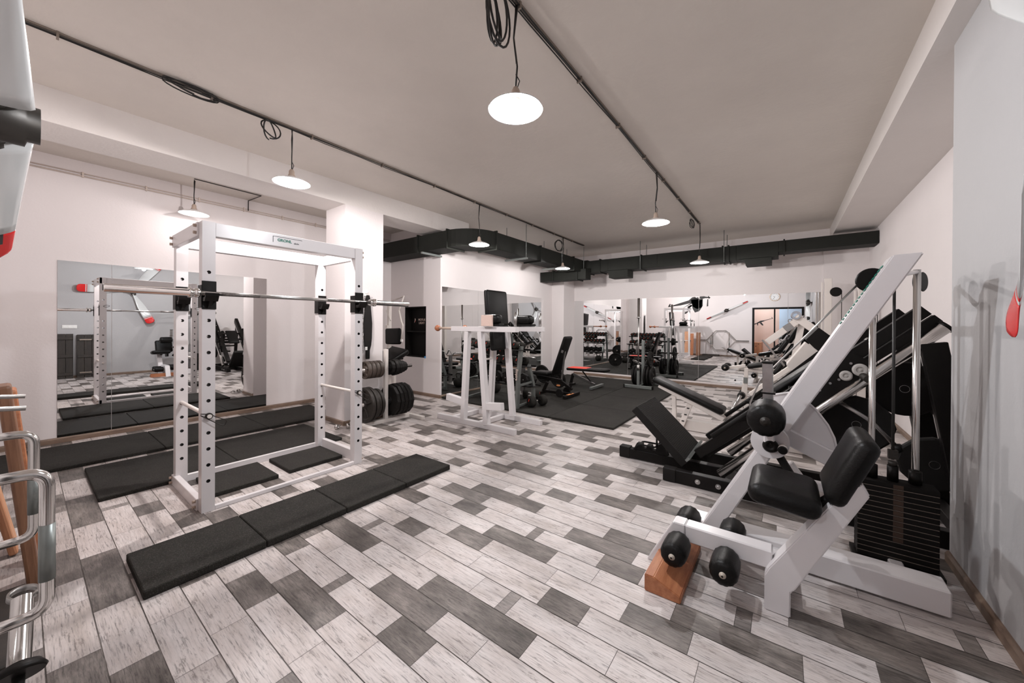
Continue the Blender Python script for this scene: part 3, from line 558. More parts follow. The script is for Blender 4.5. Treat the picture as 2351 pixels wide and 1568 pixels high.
for i, (x, z) in enumerate(((-2.40, 1.085), (-2.07, 1.085))): tag(MB().cyl((x, YR, z), (x, .012, z-.03), .008, n=10).build('wall_peg', steel), ['far', 'near'][i]+' thin grey wall peg under the top of the trap bar, at the left edge', 'wall peg')
# boards
def board(label, x0, x1, top, yb, yt, mt, th=.035):
    m = MB(); a, b_ = V(((x0+x1)/2, yb, .0)), V(((x0+x1)/2, yt, top)); x, y, z = basis(b_-a, (0, 1, 0)); m.box((a+b_)/2+V((0, 0, .005)), ((b_-a).length, x1-x0, th), (x, V((1, 0, 0)), x.cross(V((1, 0, 0)))), .012, 2); tag(m.build('wooden_board', mt), label, 'board', 'wooden boards leaning on the rear wall')
board('long brown wooden plank nearest the trap bar, leaning at the left edge', -3.20, -3.02, 1.03, .045, -.05, plankw, .045)
board('thin dark-edged plank leaning between the two wider ones on the rear wall', -3.46, -3.30, .98, .06, -.03, orange)
board('pale orange plank leaning on the rear wall, farthest toward the mirror wall', -3.72, -3.54, 1.06, -.02, YR+.05, paleo)
# short loading handle standing by the wall and clutter
t = thing('loading_handle', 'short chrome bar with a black disc collar, standing at the lower left corner', 'weight handle', (-1.9, .0, 0)); a = P(28, 1640, 'x', -1.72); b_ = P(52, 1372, 'x', -2.12); d = (b_-a); a = a-V((0, 0, a.z)) if a.z < 0 else a
a.z = .02; L_ = (b_-a).length; m = MB(); m.cyl(a, a+(b_-a)*.58, .014, n=14); m.build('bar', steel, t); MB().lathe(a+(b_-a)*.55, b_-a, [(0, 0), (.055, 0), (.06, .008), (.045, .03), (0, .03)], 28).build('disc', blackm, t); MB().cyl(a+(b_-a)*.62, b_, .026, n=20, cap=False).build('sleeve', chrome, t)
t2 = V(b_); m = MB(); m.lathe(t2+V((-.03, 0, -.01)), (.2, .1, 1), [(.03, 0), (.036, 0), (.036, .02), (.03, .02), (.03, 0)], 24); m.tube([t2+V((.0, .03, .0)), t2+V((.02, .07, .005))], .005, 6); m.build('collar_clip', steel, t)
spring_collar('chrome barbell collar lying on the floor behind the brown plank, left edge', (-3.62, .02, 0), .9)
m = MB(); m.bb((-2.95, YR+.03, 0), (-2.3, .02, .08), .006); tag(m.build('wood_beam', darkw), 'low dark wooden beam on the floor under the trap bar', 'wood beam')
# right wall: sockets, shutters
t = thing('wall_socket', 'white triple wall socket above the dark shutters on the right wall', 'socket', (XR, .7, 1.23)); MB().bb((XR-.012, .59, 1.19), (XR, .82, 1.27), .002).build('frame', socketw, t)
for k in range(3): MB().lathe((XR-.012, .63+k*.075, 1.23), (-1, 0, 0), [(0, .002), (.02, .002), (.028, .004), (.028, 0)], 16).build('socket', socketw, t)
def shutter(label, y0, y1, h):
    a, b_ = V((XR-.10, (y0+y1)/2, 0)), V((XR-.035, (y0+y1)/2, h)); t = thing('wooden_shutter', label, 'shutter', a, 'dark shutters leaning on the right wall'); x, y, z = basis(b_-a, (-1, 0, 0)); Z = V((0, 1, 0)); n = x.cross(Z)
    n = n if n.x < 0 else -n; m = MB(); k = 4; wd = (y1-y0)/k
    for i in range(k): m.box((a+b_)/2+Z*(-(y1-y0)/2+wd*(i+.5)), ((b_-a).length, wd-.004, .03), (x, Z, n), .003)
    m.build('planks', darkw, t)
    for s in (.1, .5, .9): MB().box(a+(b_-a)*s+n*.022, (.07, y1-y0-.01, .02), (x, Z, n), .003).build('batten', darkw, t)
    for s in (.12, .88): MB().box(a+(b_-a)*s+n*.036+Z*(-.1), (.03, (y1-y0)*.4, .006), (x, Z, n)).build('hinge', railm, t)
shutter('dark wooden shutter leaning on the right wall, left one in the rack mirror', .28, .76, 1.06); shutter('dark wooden shutter leaning on the right wall, right one in the rack mirror', .81, 1.29, 1.04)
# rear wall seen in the back mirrors
t = thing('wall_clock', 'round white wall clock above the black door frame, seen in the back mirror', 'clock', (-.33, YR, 2.54)); MB().lathe((-.33, YR, 2.54), (0, 1, 0), [(0, 0), (.17, 0), (.175, .02), (.165, .03), (.155, .02), (.155, .012), (0, .012)], 36).build('rim', clockr, t); MB().cyl((-.33, YR+.012, 2.54), (-.33, YR+.014, 2.54), .153, n=36).build('dial', clockf, t)
for k in range(12): a = PI/6*k; MB().box((-.33-.125*math.sin(a), YR+.015, 2.54+.125*math.cos(a)), (.014, .002, .022 if k % 3 else .034), (V((math.cos(a), 0, math.sin(a))), V((0, 1, 0)), V((-math.sin(a), 0, math.cos(a))))).build('hour_mark', inkb, t)
for a, l in ((1.1, .07), (2.6, .11)): MB().beam((-.33, YR+.017, 2.54), (-.33-l*math.sin(a), YR+.017, 2.54+l*math.cos(a)), .002, .009, (1, 0, 0), 0).build('hand', inkb, t)
def decal(name, label, cat, polys, o, U, W, N_, m_):
    m = MB()
    for p in polys: m.prism(p, o, U, W, V(N_)*.003)
    tag(m.build(name, m_), label, cat)
S = lambda pts, k=1.0: [(a*k, b*k) for a, b in pts]
plane = [[(.95, .30), (1.44, .36), (1.44, .02), (1.30, -.22), (1.12, -.28), (1.02, -.10)], [(.60, -.28), (.66, -.30), (1.0, .02), (.95, .08)], [(.62, -.35), (.75, -.33), (.98, -.1), (.9, -.08)], [(0, .02), (.9, .30), (1.25, .42), (1.30, .30), (1.05, .18), (.5, .06), (.0, .0)], [(.85, .28), (1.0, .42), (1.12, .44), (1.2, .36)], [(1.0, .22), (1.42, .30), (1.40, -.05), (1.2, -.12), (1.02, .0)], [(.55, -.10), (.62, -.06), (1.05, .16), (1.0, .20)], [(.78, -.02), (.95, .08), (1.02, .05), (.86, -.06)], [(-.05, .0), (.02, .14), (.07, .14), (.05, .0)], [(1.30, .36), (1.34, .56), (1.52, .56), (1.50, .34)], [(1.60, .60), (1.64, .60), (1.72, .34), (1.68, .33)], [(1.62, .30), (1.66, .32), (1.66, .0), (1.60, -.02)], [(1.5, .44), (1.74, .40), (1.74, .36), (1.5, .36)]]
decal('wall_decal', 'dark aircraft silhouette painted on the rear wall, seen in the back mirror', 'wall decal', plane, (-4.42, YR, 2.22), (1, 0, 0), (0, 0, 1), (0, 1, 0), inkb)
RXX, RZZ, RS = -1.27, 1.36, 1.2
rifle = [[(0, 0), (.16, .06), (.17, .10), (.02, .045)], [(.16, .06), (.42, .17), (.43, .21), (.30, .19), (.18, .11)], [(.42, .18), (.70, .28), (.70, .295), (.42, .205)], [(.18, .09), (.20, .0), (.225, .01), (.22, .10)], [(.27, .10), (.36, .0), (.40, .02), (.33, .13)], [(.66, .28), (.65, .33), (.665, .33), (.68, .285)]]
decal('wall_decal', 'dark rifle silhouette on the pink wall beyond the door, seen in the back mirror', 'wall decal', [S(p, RS) for p in rifle], (RXX, -2.5, RZZ), (1, 0, 0), (0, 0, 1), (0, 1, 0), inkb)
t = thing('plyo_box', 'orange perforated wooden box on the floor beyond the doorway, seen in the back mirror', 'box', (-1.2, -2.1, 0)); m = MB(); m.box((-1.2, -2.1, .3), (.75, .45, .6), basis((1, .1, 0)), .01); m.build('body', paleo, t)
for k in range(6): MB().cyl((-1.45+k*.1, -1.868+k*.01, .42+.1*(k % 2)), (-1.45+k*.1, -1.86+k*.01, .42+.1*(k % 2)), .018, n=10).build('hole', inkb, t)

# ---------------------------------------------------------------- white leg machine at the right front
capmat = mat('tan_cap', (.42, .37, .31), .5)
def roller(name, c, ax, R, Ln, parent, capm=capmat, mat_=vinyl, capr=.24):
    """fat vinyl roller, one end at c, length Ln along ax, puckered ends, metal cap on both ends"""
    c = V(c); prof = [(0, 0), (R*.35, -.001), (R*.68, .002), (R*.88, .010), (R*.965, .024), (R, .05), (R*1.01, Ln*.5), (R, Ln-.05), (R*.965, Ln-.024), (R*.88, Ln-.010), (R*.68, Ln-.002), (R*.35, Ln+.001), (0, Ln)]
    m = MB(); m.lathe(c, ax, prof, 40); x, y, z = basis(ax)
    for v in m.bm.verts:   # gathers in the vinyl near the ends
        d = v.co-c; h = d.dot(x); rad = d-x*h
        if rad.length > R*.3 and (h < .03 or h > Ln-.03): a = math.atan2(rad.dot(z), rad.dot(y)); v.co += rad.normalized()*R*.022*math.sin(a*13)
    o = m.build(name, mat_, parent); 
    for s, h in ((1, 0), (-1, Ln)): m = MB(); m.lathe(c+x*h, x*-s, [(0, .012), (R*capr*.4, .012), (R*capr*.45, .006), (R*capr, .004), (R*capr, -.002)], 20); m.build('end_cap', capm, o); MB().cyl(c+x*h-x*s*.0115, c+x*h-x*s*.0135, R*.075, n=14).build('bolt', iron, o)
    return o
t = thing('leg_machine', 'large white leg machine with black seat, rollers and weight stack at the right front', 'exercise machine', (0, 2.5, 0))
YM0, YM1 = 2.50, 2.62
def bw(name, a, b_, w, h, up=(0, 1, 0), m_=white, bev=.006, par=None): return MB().beam(a, b_, w, h, up, bev).build(name, m_, par or t)
# one long inclined main beam, plane XZ
TOP = P(2087, 581, 'y', YM0); BOT = P(1630, 1215, 'y', YM0); BOT = BOT+(BOT-TOP).normalized()*.06; TOPe = TOP
m = MB(); p = [P(2050, 585, 'y', YM0), P(2124, 578, 'y', YM0), P(1840, 955, 'y', YM0), P(1803, 1005, 'y', YM0), P(1662, 1205, 'y', YM0), P(1650, 1221, 'y', YM0), P(1608, 1209, 'y', YM0), P(1735, 1037, 'y', YM0), P(1795, 930, 'y', YM0)]
m.prism([(q_.x, q_.z) for q_ in p], (0, YM0, 0), (1, 0, 0), (0, 0, 1), (0, .13, 0), .006); m.build('main_beam', white, t)
m = MB(); d = (P(2050, 585, 'y', YM0)-P(1795, 930, 'y', YM0)); d.normalize(); o_ = P(2036, 605, 'y', YM0)
for k in range(16):
    c = o_-d*(.012+k*.021)+V((-.004, .065, .002)); m.box(c, (.014, .035 if k % 3 else .05, .002), (d, V((0, 1, 0)), d.cross(V((0, 1, 0)))))
m.build('side_print', green, t)
bw('base_beam', (-.52, 2.62, .07), (.625, 2.62, .07), .12, .14)
bw('foot_beam', (-.02, 2.16, .08), (-.02, 2.68, .05), .09, .08, (0, 0, 1))
# front support: vertical foot then beam rising to the back pad
m = MB(); m.prism([(-.07, 0), (.03, 0), (.03, .12), (.045, .135), (.292, .638), (.266, .684), (.215, .645), (-.055, .20), (-.07, .165)], (0, 2.12, 0), (1, 0, 0), (0, 0, 1), (0, .09, 0), .005); m.build('seat_support', white, t)
bw('roller_beam', (-.4295, 2.21, .215), (-.04, 2.21, .215), .09, .085); m = MB(); m.prism([(-.49, .26), (-.63, .0), (-.59, .0), (-.47, .17), (-.43, .18), (-.43, .26)], (0, 2.165, 0), (1, 0, 0), (0, 0, 1), (0, .09, 0), .004); m.build('front_leg', white, t)
for x in (-.44, -.215):
    roller('foot_roller', (x-.012, 1.975, .175), (0, 1, 0), .063, .175, t); roller('foot_roller', (x-.01, 2.27, .20), (0, 1, 0), .063, .17, t)
# seat and back pad
B = basis((1, 0, -.10), (0, 0, 1)); MB().pad((-.0, 2.17, .575), (.27, .36, .095), B, .045).build('seat', vinyl, t)
d = V((.13, 0, .31)).normalized(); MB().pad((.235, 2.27, .715), (.33, .34, .085), (d, V((0, 1, 0)), d.cross(V((0, 1, 0)))), .042).build('back_pad', vinyl, t)
bw('pad_bracket', (.12, 2.2, .50), (.23, 2.2, .62), .05, .05, m_=blackm); bw('seat_bracket', (-.05, 2.3, .50), (.2, 2.3, .48), .08, .03, m_=blackm)
# pivot, cam, lever
pv = P(1767, 1015, 'y', 2.44)
MB().cyl((pv.x, 2.44, pv.z), (pv.x, 2.505, pv.z), .088, n=40).build('pivot_disc', white, t); MB().lathe((pv.x+.005, 2.44, pv.z-.01), (0, -1, 0), [(.03, 0), (.03, .035), (.037, .037), (.03, .045), (.014, .046), (.012, .04), (0, .04)], 24).build('pivot_cap', blackm, t)
q_ = P(1797, 1028, 'y', 2.44); MB().cyl((q_.x, 2.44, q_.z), (q_.x, 2.39, q_.z), .022, n=20).build('stop_peg', whiteb, t); MB().cyl((q_.x, 2.39, q_.z), (q_.x, 2.375, q_.z), .022, .018, n=20).build('peg_cap', vinyl, t)
cc = P(1798, 1022, 'y', 2.66); pl_ = [P(*s, 'y', 2.66) for s in ((1726, 975), (1728, 945), (1745, 922), (1775, 906), (1810, 901), (1845, 915), (1875, 942), (1900, 975), (1915, 1005), (1925, 1050), (1805, 1023), (1770, 1020))]
m = MB(); m.prism([(s.x, s.z) for s in pl_], (0, 2.655, 0), (1, 0, 0), (0, 0, 1), (0, .035, 0), .004); m.build('cam_plate', white, t)
m = MB(); m.tube([V((s.x, 2.655, s.z)) for s in pl_[:10]], .006, 8); m.build('cam_rim', white, t)
g = P(1757, 968, 'y', 2.14); ro = roller('knee_roller', (g.x, 2.14, g.z), (0, 1, 0), .080, .24, t, iron, vinyl, .28)
bw('roller_arm', (pv.x, 2.42, pv.z), (g.x, 2.42, g.z+.05), .05, .05); ptop = P(1763, 833, 'y', 2.36); pbt = P(1771, 902, 'y', 2.36)
MB().beam((g.x+.005, 2.36, g.z+.06), (g.x+.0, 2.36, ptop.z), .046, .046, (0, 1, 0), .004).build('adjuster_tube', steel, t); MB().box((g.x+.0, 2.36, ptop.z+.003), (.05, .05, .008)).build('tube_cap', blackm, t); MB().box((g.x+.005, 2.36, pbt.z-.0), (.062, .062, .008)).build('tube_collar', blackm, t)
bw('rear_arm', (pv.x+.03, 2.66, pv.z+.02), (.27, 2.66, .60), .09, .07); bw('lever_bar', (pv.x+.02, 2.56, pv.z-.06), (.09, 2.42, .46), .035, .05, m_=matteb); bw('lever_link', (.02, 2.75, .53), (.14, 2.75, .36), .05, .05); bw('link_foot', (.05, 2.75, .43), (.22, 2.8, .41), .05, .05, (0, 0, 1))
# pulleys and cable
pu = P(2000, 643, 'y', 2.60); m = MB(); m.lathe((pu.x, 2.585, pu.z), (0, 1, 0), [(0, 0), (.055, 0), (.06, .004), (.05, .015), (.06, .026), (.055, .03), (0, .03)], 32); m.build('pulley', blackm, t)
pu2 = P(2104, 648, 'y', 3.03); m = MB(); m.lathe((pu2.x, 3.03, pu2.z), (.86, -.5, 0), [(0, 0), (.05, 0), (.055, .004), (.047, .015), (.055, .026), (.05, .03), (0, .03)], 32); m.build('pulley', blackm, t)
m = MB(); m.tube([P(1985, 637, 'y', 2.60), P(1860, 762, 'y', 2.62), P(1745, 873, 'y', 2.64), P(1722, 925, 'y', 2.66), P(1722, 965, 'y', 2.66)], .005, 6); m.build('cable', steel, t)
# weight stack
SX0, SX1, SY0, SY1 = .345, .665, 2.90, 3.02; ztop = P(2100, 1120, 'y', 2.9).z; n = 15; st = (ztop-.035)/n
for k in range(n):
    z = .035+k*st; MB().bb((SX0, SY0, z+.0015), (SX1, SY1, z+st-.0015), .002).build('weight_plate', matteb, t)
for k in range(1, n): MB().bb((SX0+.002, SY0-.0006, .035+k*st-.0013), (SX1-.002, SY0+.01, .035+k*st+.0008)).build('worn_edge_highlight', railm, t)  # tan strips: edge highlights put into colour, on worn plate edges
for k in range(n): MB().bb((.49, SY0-.0012, .035+k*st+.004), (.53, SY0, .035+k*st+st-.004)).build('stack_stain', rustm, t) if k > 3 else None
MB().bb((SX0-.02, SY0-.02, .008), (SX1+.02, SY1+.02, .03)).build('stack_base', blackm, t)
for x in (.41, .585):
    m = MB(); m.cyl((x, 2.96, .02), (x, 2.96, (1.54 if x < .5 else 1.665)), .0155, n=20); m.build('guide_rod', chrome, t); MB().cyl((x, 2.96, ztop+.004), (x, 2.96, ztop+.075), .027, n=20).build('rod_bushing', blackm, t); MB().cyl((x, 2.96, .0), (x, 2.96, .034), .03, n=16).build('rubber_spring', iron, t)
m = MB(); m.cyl((.497, 2.96, ztop+.12), (.497, 2.96, 1.60), .007, n=10); m.build('lift_cable', cablem, t); MB().cyl((.497, 2.96, ztop), (.497, 2.96, ztop+.085), .024, n=18).build('selector_top', blackm, t); m = MB(); m.box((.497, 2.96, ztop+.15), (.04, .03, .05)); m.cyl((.497, 2.96, ztop+.085), (.497, 2.96, ztop+.11), .02, n=12); m.build('cable_clamp', iron, t)
bw('rod_bracket', (.41, 2.6, 1.545), (.41, 2.98, 1.545), .04, .03, (0, 0, 1)); bw('rod_bracket', (.44, 2.58, 1.60), (.585, 2.97, 1.655), .025, .02, (0, 0, 1)); bw('base_cross', (.50, 2.62, .03), (.50, 3.0, .03), .06, .05, (0, 0, 1))
# wooden wedge under it
m = MB(); m.prism([(0, 0), (.17, 0), (.17, .035), (.045, .085), (0, .085)], (-.565, 1.90, 0), (1, .02, 0), (0, 0, 1), (0, .54, 0), .004)
wd_ = m.build('wooden_wedge', orange); tag(wd_, 'orange wooden wedge block on the floor under the rollers of the white leg machine', 'wood block')

# ---------------------------------------------------------------- black hack squat / leg press
t = thing('hack_squat_machine', 'black plate-loaded hack squat sled with chrome guide tubes and a textured foot plate', 'exercise machine', (0, 3.7, 0))
def bk(name, a, b_, w, h, up=(0, 1, 0), m_=blackm, bev=.004):
    if up == (0, 1, 0): w, h = h, w
    return MB().beam(a, b_, w, h, up, bev).build(name, m_, t)
bk('base_rail', (-.84, 3.385, .055), (.95, 3.385, .055), .07, .11); bk('base_rail', (-.84, 4.035, .055), (.95, 4.035, .055), .07, .11)
bk('centre_rail', (-1.34, 3.72, .055), (-.2, 3.72, .055), .08, .09)
for y, x in ((3.385, -.84), (4.035, -.84), (3.72, -1.35)): MB().bb((x-.004, y-.043, .004), (x+.10, y+.043, .113), .004).build('end_cap', matteb, t)
for x in (-.57, -.42): MB().lathe((x, 3.35, .055), (0, -1, 0), [(0, .012), (.008, .012), (.01, .006), (.02, .006), (.02, 0)], 16).build('bolt', steel, t)
bk('cross_member', (-.35, 3.36, .06), (-.35, 4.06, .06), .07, .08, (0, 0, 1)); bk('cross_member', (.9, 3.36, .06), (.9, 4.06, .06), .07, .08, (0, 0, 1))
a, b_ = V((-.655, 3.72, .175)), V((-1.095, 3.72, .60)); d = (b_-a).normalized(); nn = V((0, 1, 0)).cross(d)
if nn.z < 0: nn = -nn
L_ = (b_-a).length; MB().box((a+b_)/2-nn*.04, (L_, .60, .07), (d, V((0, 1, 0)), nn), .005).build('foot_plate', matteb, t); m = MB()
for i in range(40):
    for j in range(18): m.box((a+b_)/2+d*(-L_/2+L_*(i+.5)/40)+V((0, -.28+.56*(j+.5+.25*(i % 2))/18, 0))-nn*.004, (.007, .020, .0035), (d, V((0, 1, 0)), nn))
m.build('tread', matteb, t); MB().box(a+nn*.012+d*.02, (.02, .60, .04), (d, V((0, 1, 0)), nn)).build('heel_stop', greyst, t)
m = MB(); m.tube(rpath([(-.98, 3.66, .40), (-.98, 3.66, .17), (-1.15, 3.66, .17), (-1.2, 3.66, .11)], .03), .009, 8); m.tube(rpath([(-.98, 3.78, .40), (-.98, 3.78, .17), (-1.15, 3.78, .17), (-1.2, 3.78, .11)], .03), .009, 8); m.build('support_prop', blackm, t)
m = MB(); m.prism([(-1.22, .09), (-1.18, .17), (-1.13, .17), (-1.12, .13), (-1.09, .13), (-1.08, .17), (-1.04, .17), (-1.03, .13), (-1.0, .13), (-.99, .18), (-.93, .22), (-.88, .09)], (0, 3.69, 0), (1, 0, 0), (0, 0, 1), (0, .06, 0)); m.build('ratchet_bracket', blackm, t)
for y in (3.40, 4.02):
    MB().cyl((-.41, y-.02, .15), (.785, y-.02, 1.345), .036, n=24).build('guide_tube', chrome, t); MB().cyl((.785, y, 1.345), (.80, y, 1.36), .044, n=20).build('tube_end', blackm, t)
def chan(o0, o1, w0, y0, y1, nm):  # black channel with pointed upper end
    a, b_ = V(o0), V(o1); d = (b_-a).normalized(); n_ = V((-d.z, 0, d.x)); L_ = (b_-a).length; m = MB(); m.prism([(0, 0), (L_, 0), (L_, w0), (0, w0)], (a.x, y0, a.z), d, n_, (0, y1-y0, 0), .002); return m.build(nm, blackm, t)
for y in (3.41, 3.96):
    chan((-.56, 0, .235), (.74, 0, 1.43), .075, y, y+.075, 'upper_channel'); chan((.02, 0, .675), (.79, 0, 1.385), .055, y+.01, y+.075, 'lower_channel')
    MB().beam((-.52, y+.1, .24), (.62, y+.1, 1.27), .03, .035, (0, 1, 0)).build('inner_rail', matteb, t)
for s in (.50, .64, .78): q_ = V((-.56+1.3*s, 3.44, .22+1.18*s+.115)); MB().cyl(q_, q_+V((-.012, 0, .012)), .012, n=10).build('bolt', steel, t)
# sled
m = MB(); m.prism([(.10, .72), (.44, 1.0), (.47, 1.12), (.33, 1.18), (.02, .88)], (0, 3.355, 0), (1, 0, 0), (0, 0, 1), (0, .02, 0)); m.build('sled_plate', blackm, t); m = MB(); m.prism([(.10, .72), (.44, 1.0), (.47, 1.12), (.33, 1.18), (.02, .88)], (0, 4.05, 0), (1, 0, 0), (0, 0, 1), (0, .02, 0)); m.build('sled_plate', blackm, t)
for x, z, r in ((.335, 1.015, .030), (.405, 1.06, .036)): MB().lathe((x, 3.355, z), (0, -1, 0), [(r*1.0, 0), (r*1.15, .004), (r*1.15, .016), (r*.85, .02), (r*.6, .02), (r*.55, .012), (r*.2, .012), (r*.2, .022), (0, .022)], 28).build('sled_wheel', plateface, t)
for x, z in ((.255, .955), (.30, .985), (.20, .90), (.36, 1.10)): MB().cyl((x, 3.355, z), (x, 3.345, z), .008, n=8).build('bolt', steel, t)
d = V((.74, 0, .67)); MB().pad((.06, 3.72, .93), (.52, .26, .06), (d.normalized(), V((0, 1, 0)), V((-d.normalized().z, 0, d.normalized().x))), .03).build('back_pad', vinyl, t)
bk('sled_bar', (.05, 3.36, .86), (.05, 4.07, .86), .05, .05, (0, 0, 1)); MB().cyl((.42, 3.15, 1.02), (.42, 4.3, 1.02), .022, n=16).build('loading_bar', iron, t)
for y in (3.30, 4.15): m = MB(); m.tube([P(1634, 1002, 'y', 3.3)+V((0, y-3.3, 0)), P(1742, 932, 'y', 3.3)+V((0, y-3.3, 0))], .018, 12); m.build('handle_grip', matteb, t); bk('handle_stem', P(1690, 965, 'y', 3.3)+V((0, y-3.3, 0)), (-.10, 3.4 if y < 3.7 else 4.05, .66), .03, .03)
# rear frame
for y in (3.40, 4.03): bk('rear_post', (.735, y-.03 if y < 3.7 else y, 1.25), (.925, y-.03 if y < 3.7 else y, .02), .06, .115)
bk('rear_cross', (.88, 3.4, .75), (.88, 4.03, .75), .05, .06, (0, 0, 1)); 
bk('lock_arm', (-.30, 3.44, .27), (-.12, 3.44, .37), .03, .05)
# its plates
def hp(label, c, R, T, st='octo'): return plate(label, c, (0, 1, 0), R, T, matteb, 'plates around the hack squat machine', st)
hp('big round black plate on the hack squat horn, behind the two chrome guide rods', P(2077, 893, 'y', 3.62), .185, .045, 'flat')
hp('black many-sided plate hanging low behind the white cam and the back pad', P(1966, 975, 'y', 3.50), .20, .05); hp('black many-sided plate low beside the right wall, by the rear post', P(2146, 1068, 'y', 3.47), .17, .05)
def horn(c, L_): MB().cyl(V(c)+V((0, .002, 0)), V(c)+V((0, L_, 0)), .022, n=14).build('weight_horn', iron, t)
h1, h2, h3 = P(2077, 893, 'y', 3.62), P(1966, 975, 'y', 3.50), P(2146, 1068, 'y', 3.47); horn(h1, .26); horn(h2, .40); horn(h3, .4); bk('horn_arm', (.42, 3.85, 1.05), (h1.x, 3.85, h1.z), .04, .04); bk('horn_arm', (.20, 3.88, .80), (h2.x, 3.88, h2.z), .04, .04); bk('horn_arm', (.93, 3.80, .5), (h3.x, 3.80, h3.z), .04, .04)
m = MB(); m.tube(rpath([(.30, 3.5, .82), (.48, 3.5, .70), (.60, 3.5, .55)], .05), .015, 10); m.build('release_lever', steel, t); MB().lathe((.60, 3.5, .55), (.5, 0, -.6), [(.0, -.02), (.03, 0), (.035, .03), (.0, .05)], 16).build('lever_ball', vinyl, t)

# ---------------------------------------------------------------- white incline bench behind the hack squat
t = thing('incline_bench', 'white-framed bench with a long sloping black pad, left of the hack squat sled', 'bench', (-1.0, 5.15, 0))
a, b_ = P(1496, 872, 'y', 5.0), P(1660, 952, 'y', 5.0); d = (b_-a).normalized(); n_ = V((-d.z, 0, d.x)); n_ = n_ if n_.z > 0 else -n_
MB().pad((a+b_)/2+V((0, .15, 0))+n_*.012, ((b_-a).length, .30, .075), (d, V((0, 1, 0)), n_), .036).build('pad', vinyl, t)
bb_ = lambda nm, p0, p1, w, h, up=(0, 1, 0), m_=whiteb: MB().beam(p0, p1, w, h, up).build(nm, m_, t)
bb_('pad_frame', a+V((.08, .06, -.07)), b_+V((.0, .06, -.07)), .055, .04)
bb_('support_post', (-1.14, 5.08, .06), (-1.15, 5.08, a.z-.13), .05, .04); bb_('adjuster_bar', (-1.06, 5.08, .06), (-.93, 5.08, .43), .065, .03)
for k in range(4): MB().bb((-1.052+k*.030, 5.062, .12+k*.085), (-1.022+k*.030, 5.067, .135+k*.085)).build('slot', inkb, t)
bb_('base_beam', (-1.12, 5.15, .07), (-.40, 5.15, .07), .13, .08); bb_('foot', (-1.10, 4.98, .03), (-1.10, 5.35, .03), .05, .05, (0, 0, 1)); bb_('foot', (-.45, 4.98, .03), (-.45, 5.35, .03), .05, .05, (0, 0, 1)); bb_('end_post', (-.48, 5.15, .05), (-.58, 5.15, .30), .05, .05)
m = MB(); m.tube([P(1666, 967, 'y', 4.9), P(1692, 922, 'y', 4.9)], .018, 12); m.tube([P(1666, 967, 'y', 4.9)+V((0, .45, 0)), P(1692, 922, 'y', 4.9)+V((0, .45, 0))], .018, 12); m.build('roller_tube', steel, t)

# ---------------------------------------------------------------- white dip tower
t = thing('dip_tower', 'white steel dip and knee-raise tower with black pads and wooden ball handles', 'exercise tower', (-3.2, 3.88, 0))
wb = lambda nm, p0, p1, w, h, up=(0, 1, 0), m_=white: MB().beam(p0, p1, w, h, up, .003).build(nm, m_, t)
wb('skid', (-3.99, 3.60, .035), (-2.62, 3.60, .035), .07, .06); wb('skid', (-3.95, 4.16, .035), (-2.60, 4.16, .035), .07, .06); wb('base_cross', (-3.23, 3.6, .035), (-3.23, 4.16, .035), .06, .06, (0, 0, 1)); wb('base_cross', (-3.72, 3.6, .035), (-3.72, 4.16, .035), .06, .06, (0, 0, 1))
wb('top_bar', (-3.71, 3.60, 1.285), (-2.60, 3.60, 1.285), .065, .075); wb('top_bar', (-3.71, 4.16, 1.285), (-2.58, 4.16, 1.285), .065, .075)
for y in (3.60, 4.16):
    wb('leg', (-3.49, y, .05), (-3.42, y, 1.25), .07, .075); wb('leg', (-3.075, y, .05), (-3.19, y, 1.25), .07, .075)
    m = MB(); m.cyl((-3.71, y, 1.29), (-3.99, y, 1.29), .018, n=14); g = m.build('handle', ballw if y > 4 else socketm, t); MB().lathe((-4.06, y, 1.29), (1, 0, 0), [(0, 0), (.03, .008), (.045, .035), (.045, .05), (.03, .08), (0, .085)], 20).build('ball', ballw, g)
wb('footrest', (-3.80, 3.60, .33), (-3.44, 3.60, .29), .09, .07); wb('footrest', (-3.10, 3.60, .29), (-2.82, 3.60, .32), .09, .07)
wb('pad_cross', (-3.42, 3.60, 1.25), (-3.42, 4.16, 1.25), .05, .05, (0, 0, 1)); m = MB(); m.tube(rpath([(-3.36, 3.76, 1.25), (-3.36, 3.76, .86), (-3.36, 4.05, .86), (-3.36, 4.05, 1.25)], .02), .013, 8); m.build('pull_frame', whiteb, t)
def pxy(px, X): return P(px, 700, 'x', X).y
Bp = (V((0, 1, 0)), V((-.08, 0, 1)).normalized(), V((1, 0, .08)).normalized())
ya, yb2 = pxy(1120, -3.25), pxy(1168, -3.25); yc = (ya+yb2)/2; w_ = yb2-ya; MB().pad((-3.29, yc, 1.58), (w_, .50, .07), Bp, .034).build('back_pad', vinyl, t); MB().pad((-3.22, yc+.02, 1.12), (w_*.95, .27, .065), Bp, .03).build('lower_pad', vinyl, t)
for y in (3.60, 4.16):
    MB().box((-2.98 if y < 4 else -2.87, y, 1.34), (.28, .12, .035), None, .01).build('pad_board', vinyl, t); MB().pad((-3.0 if y < 4 else -2.88, y, 1.415), (.26, .15, .12), None, .045).build('arm_pad', vinyl, t)
    MB().cyl((-2.63, y, 1.31), (-2.63, y, 1.50), .018, n=14).build('grip', steel, t)
MB().bb((-3.10, 3.50, 1.325), (-2.92, 3.53, 1.465), .004).build('foam_cover', blockp, t)

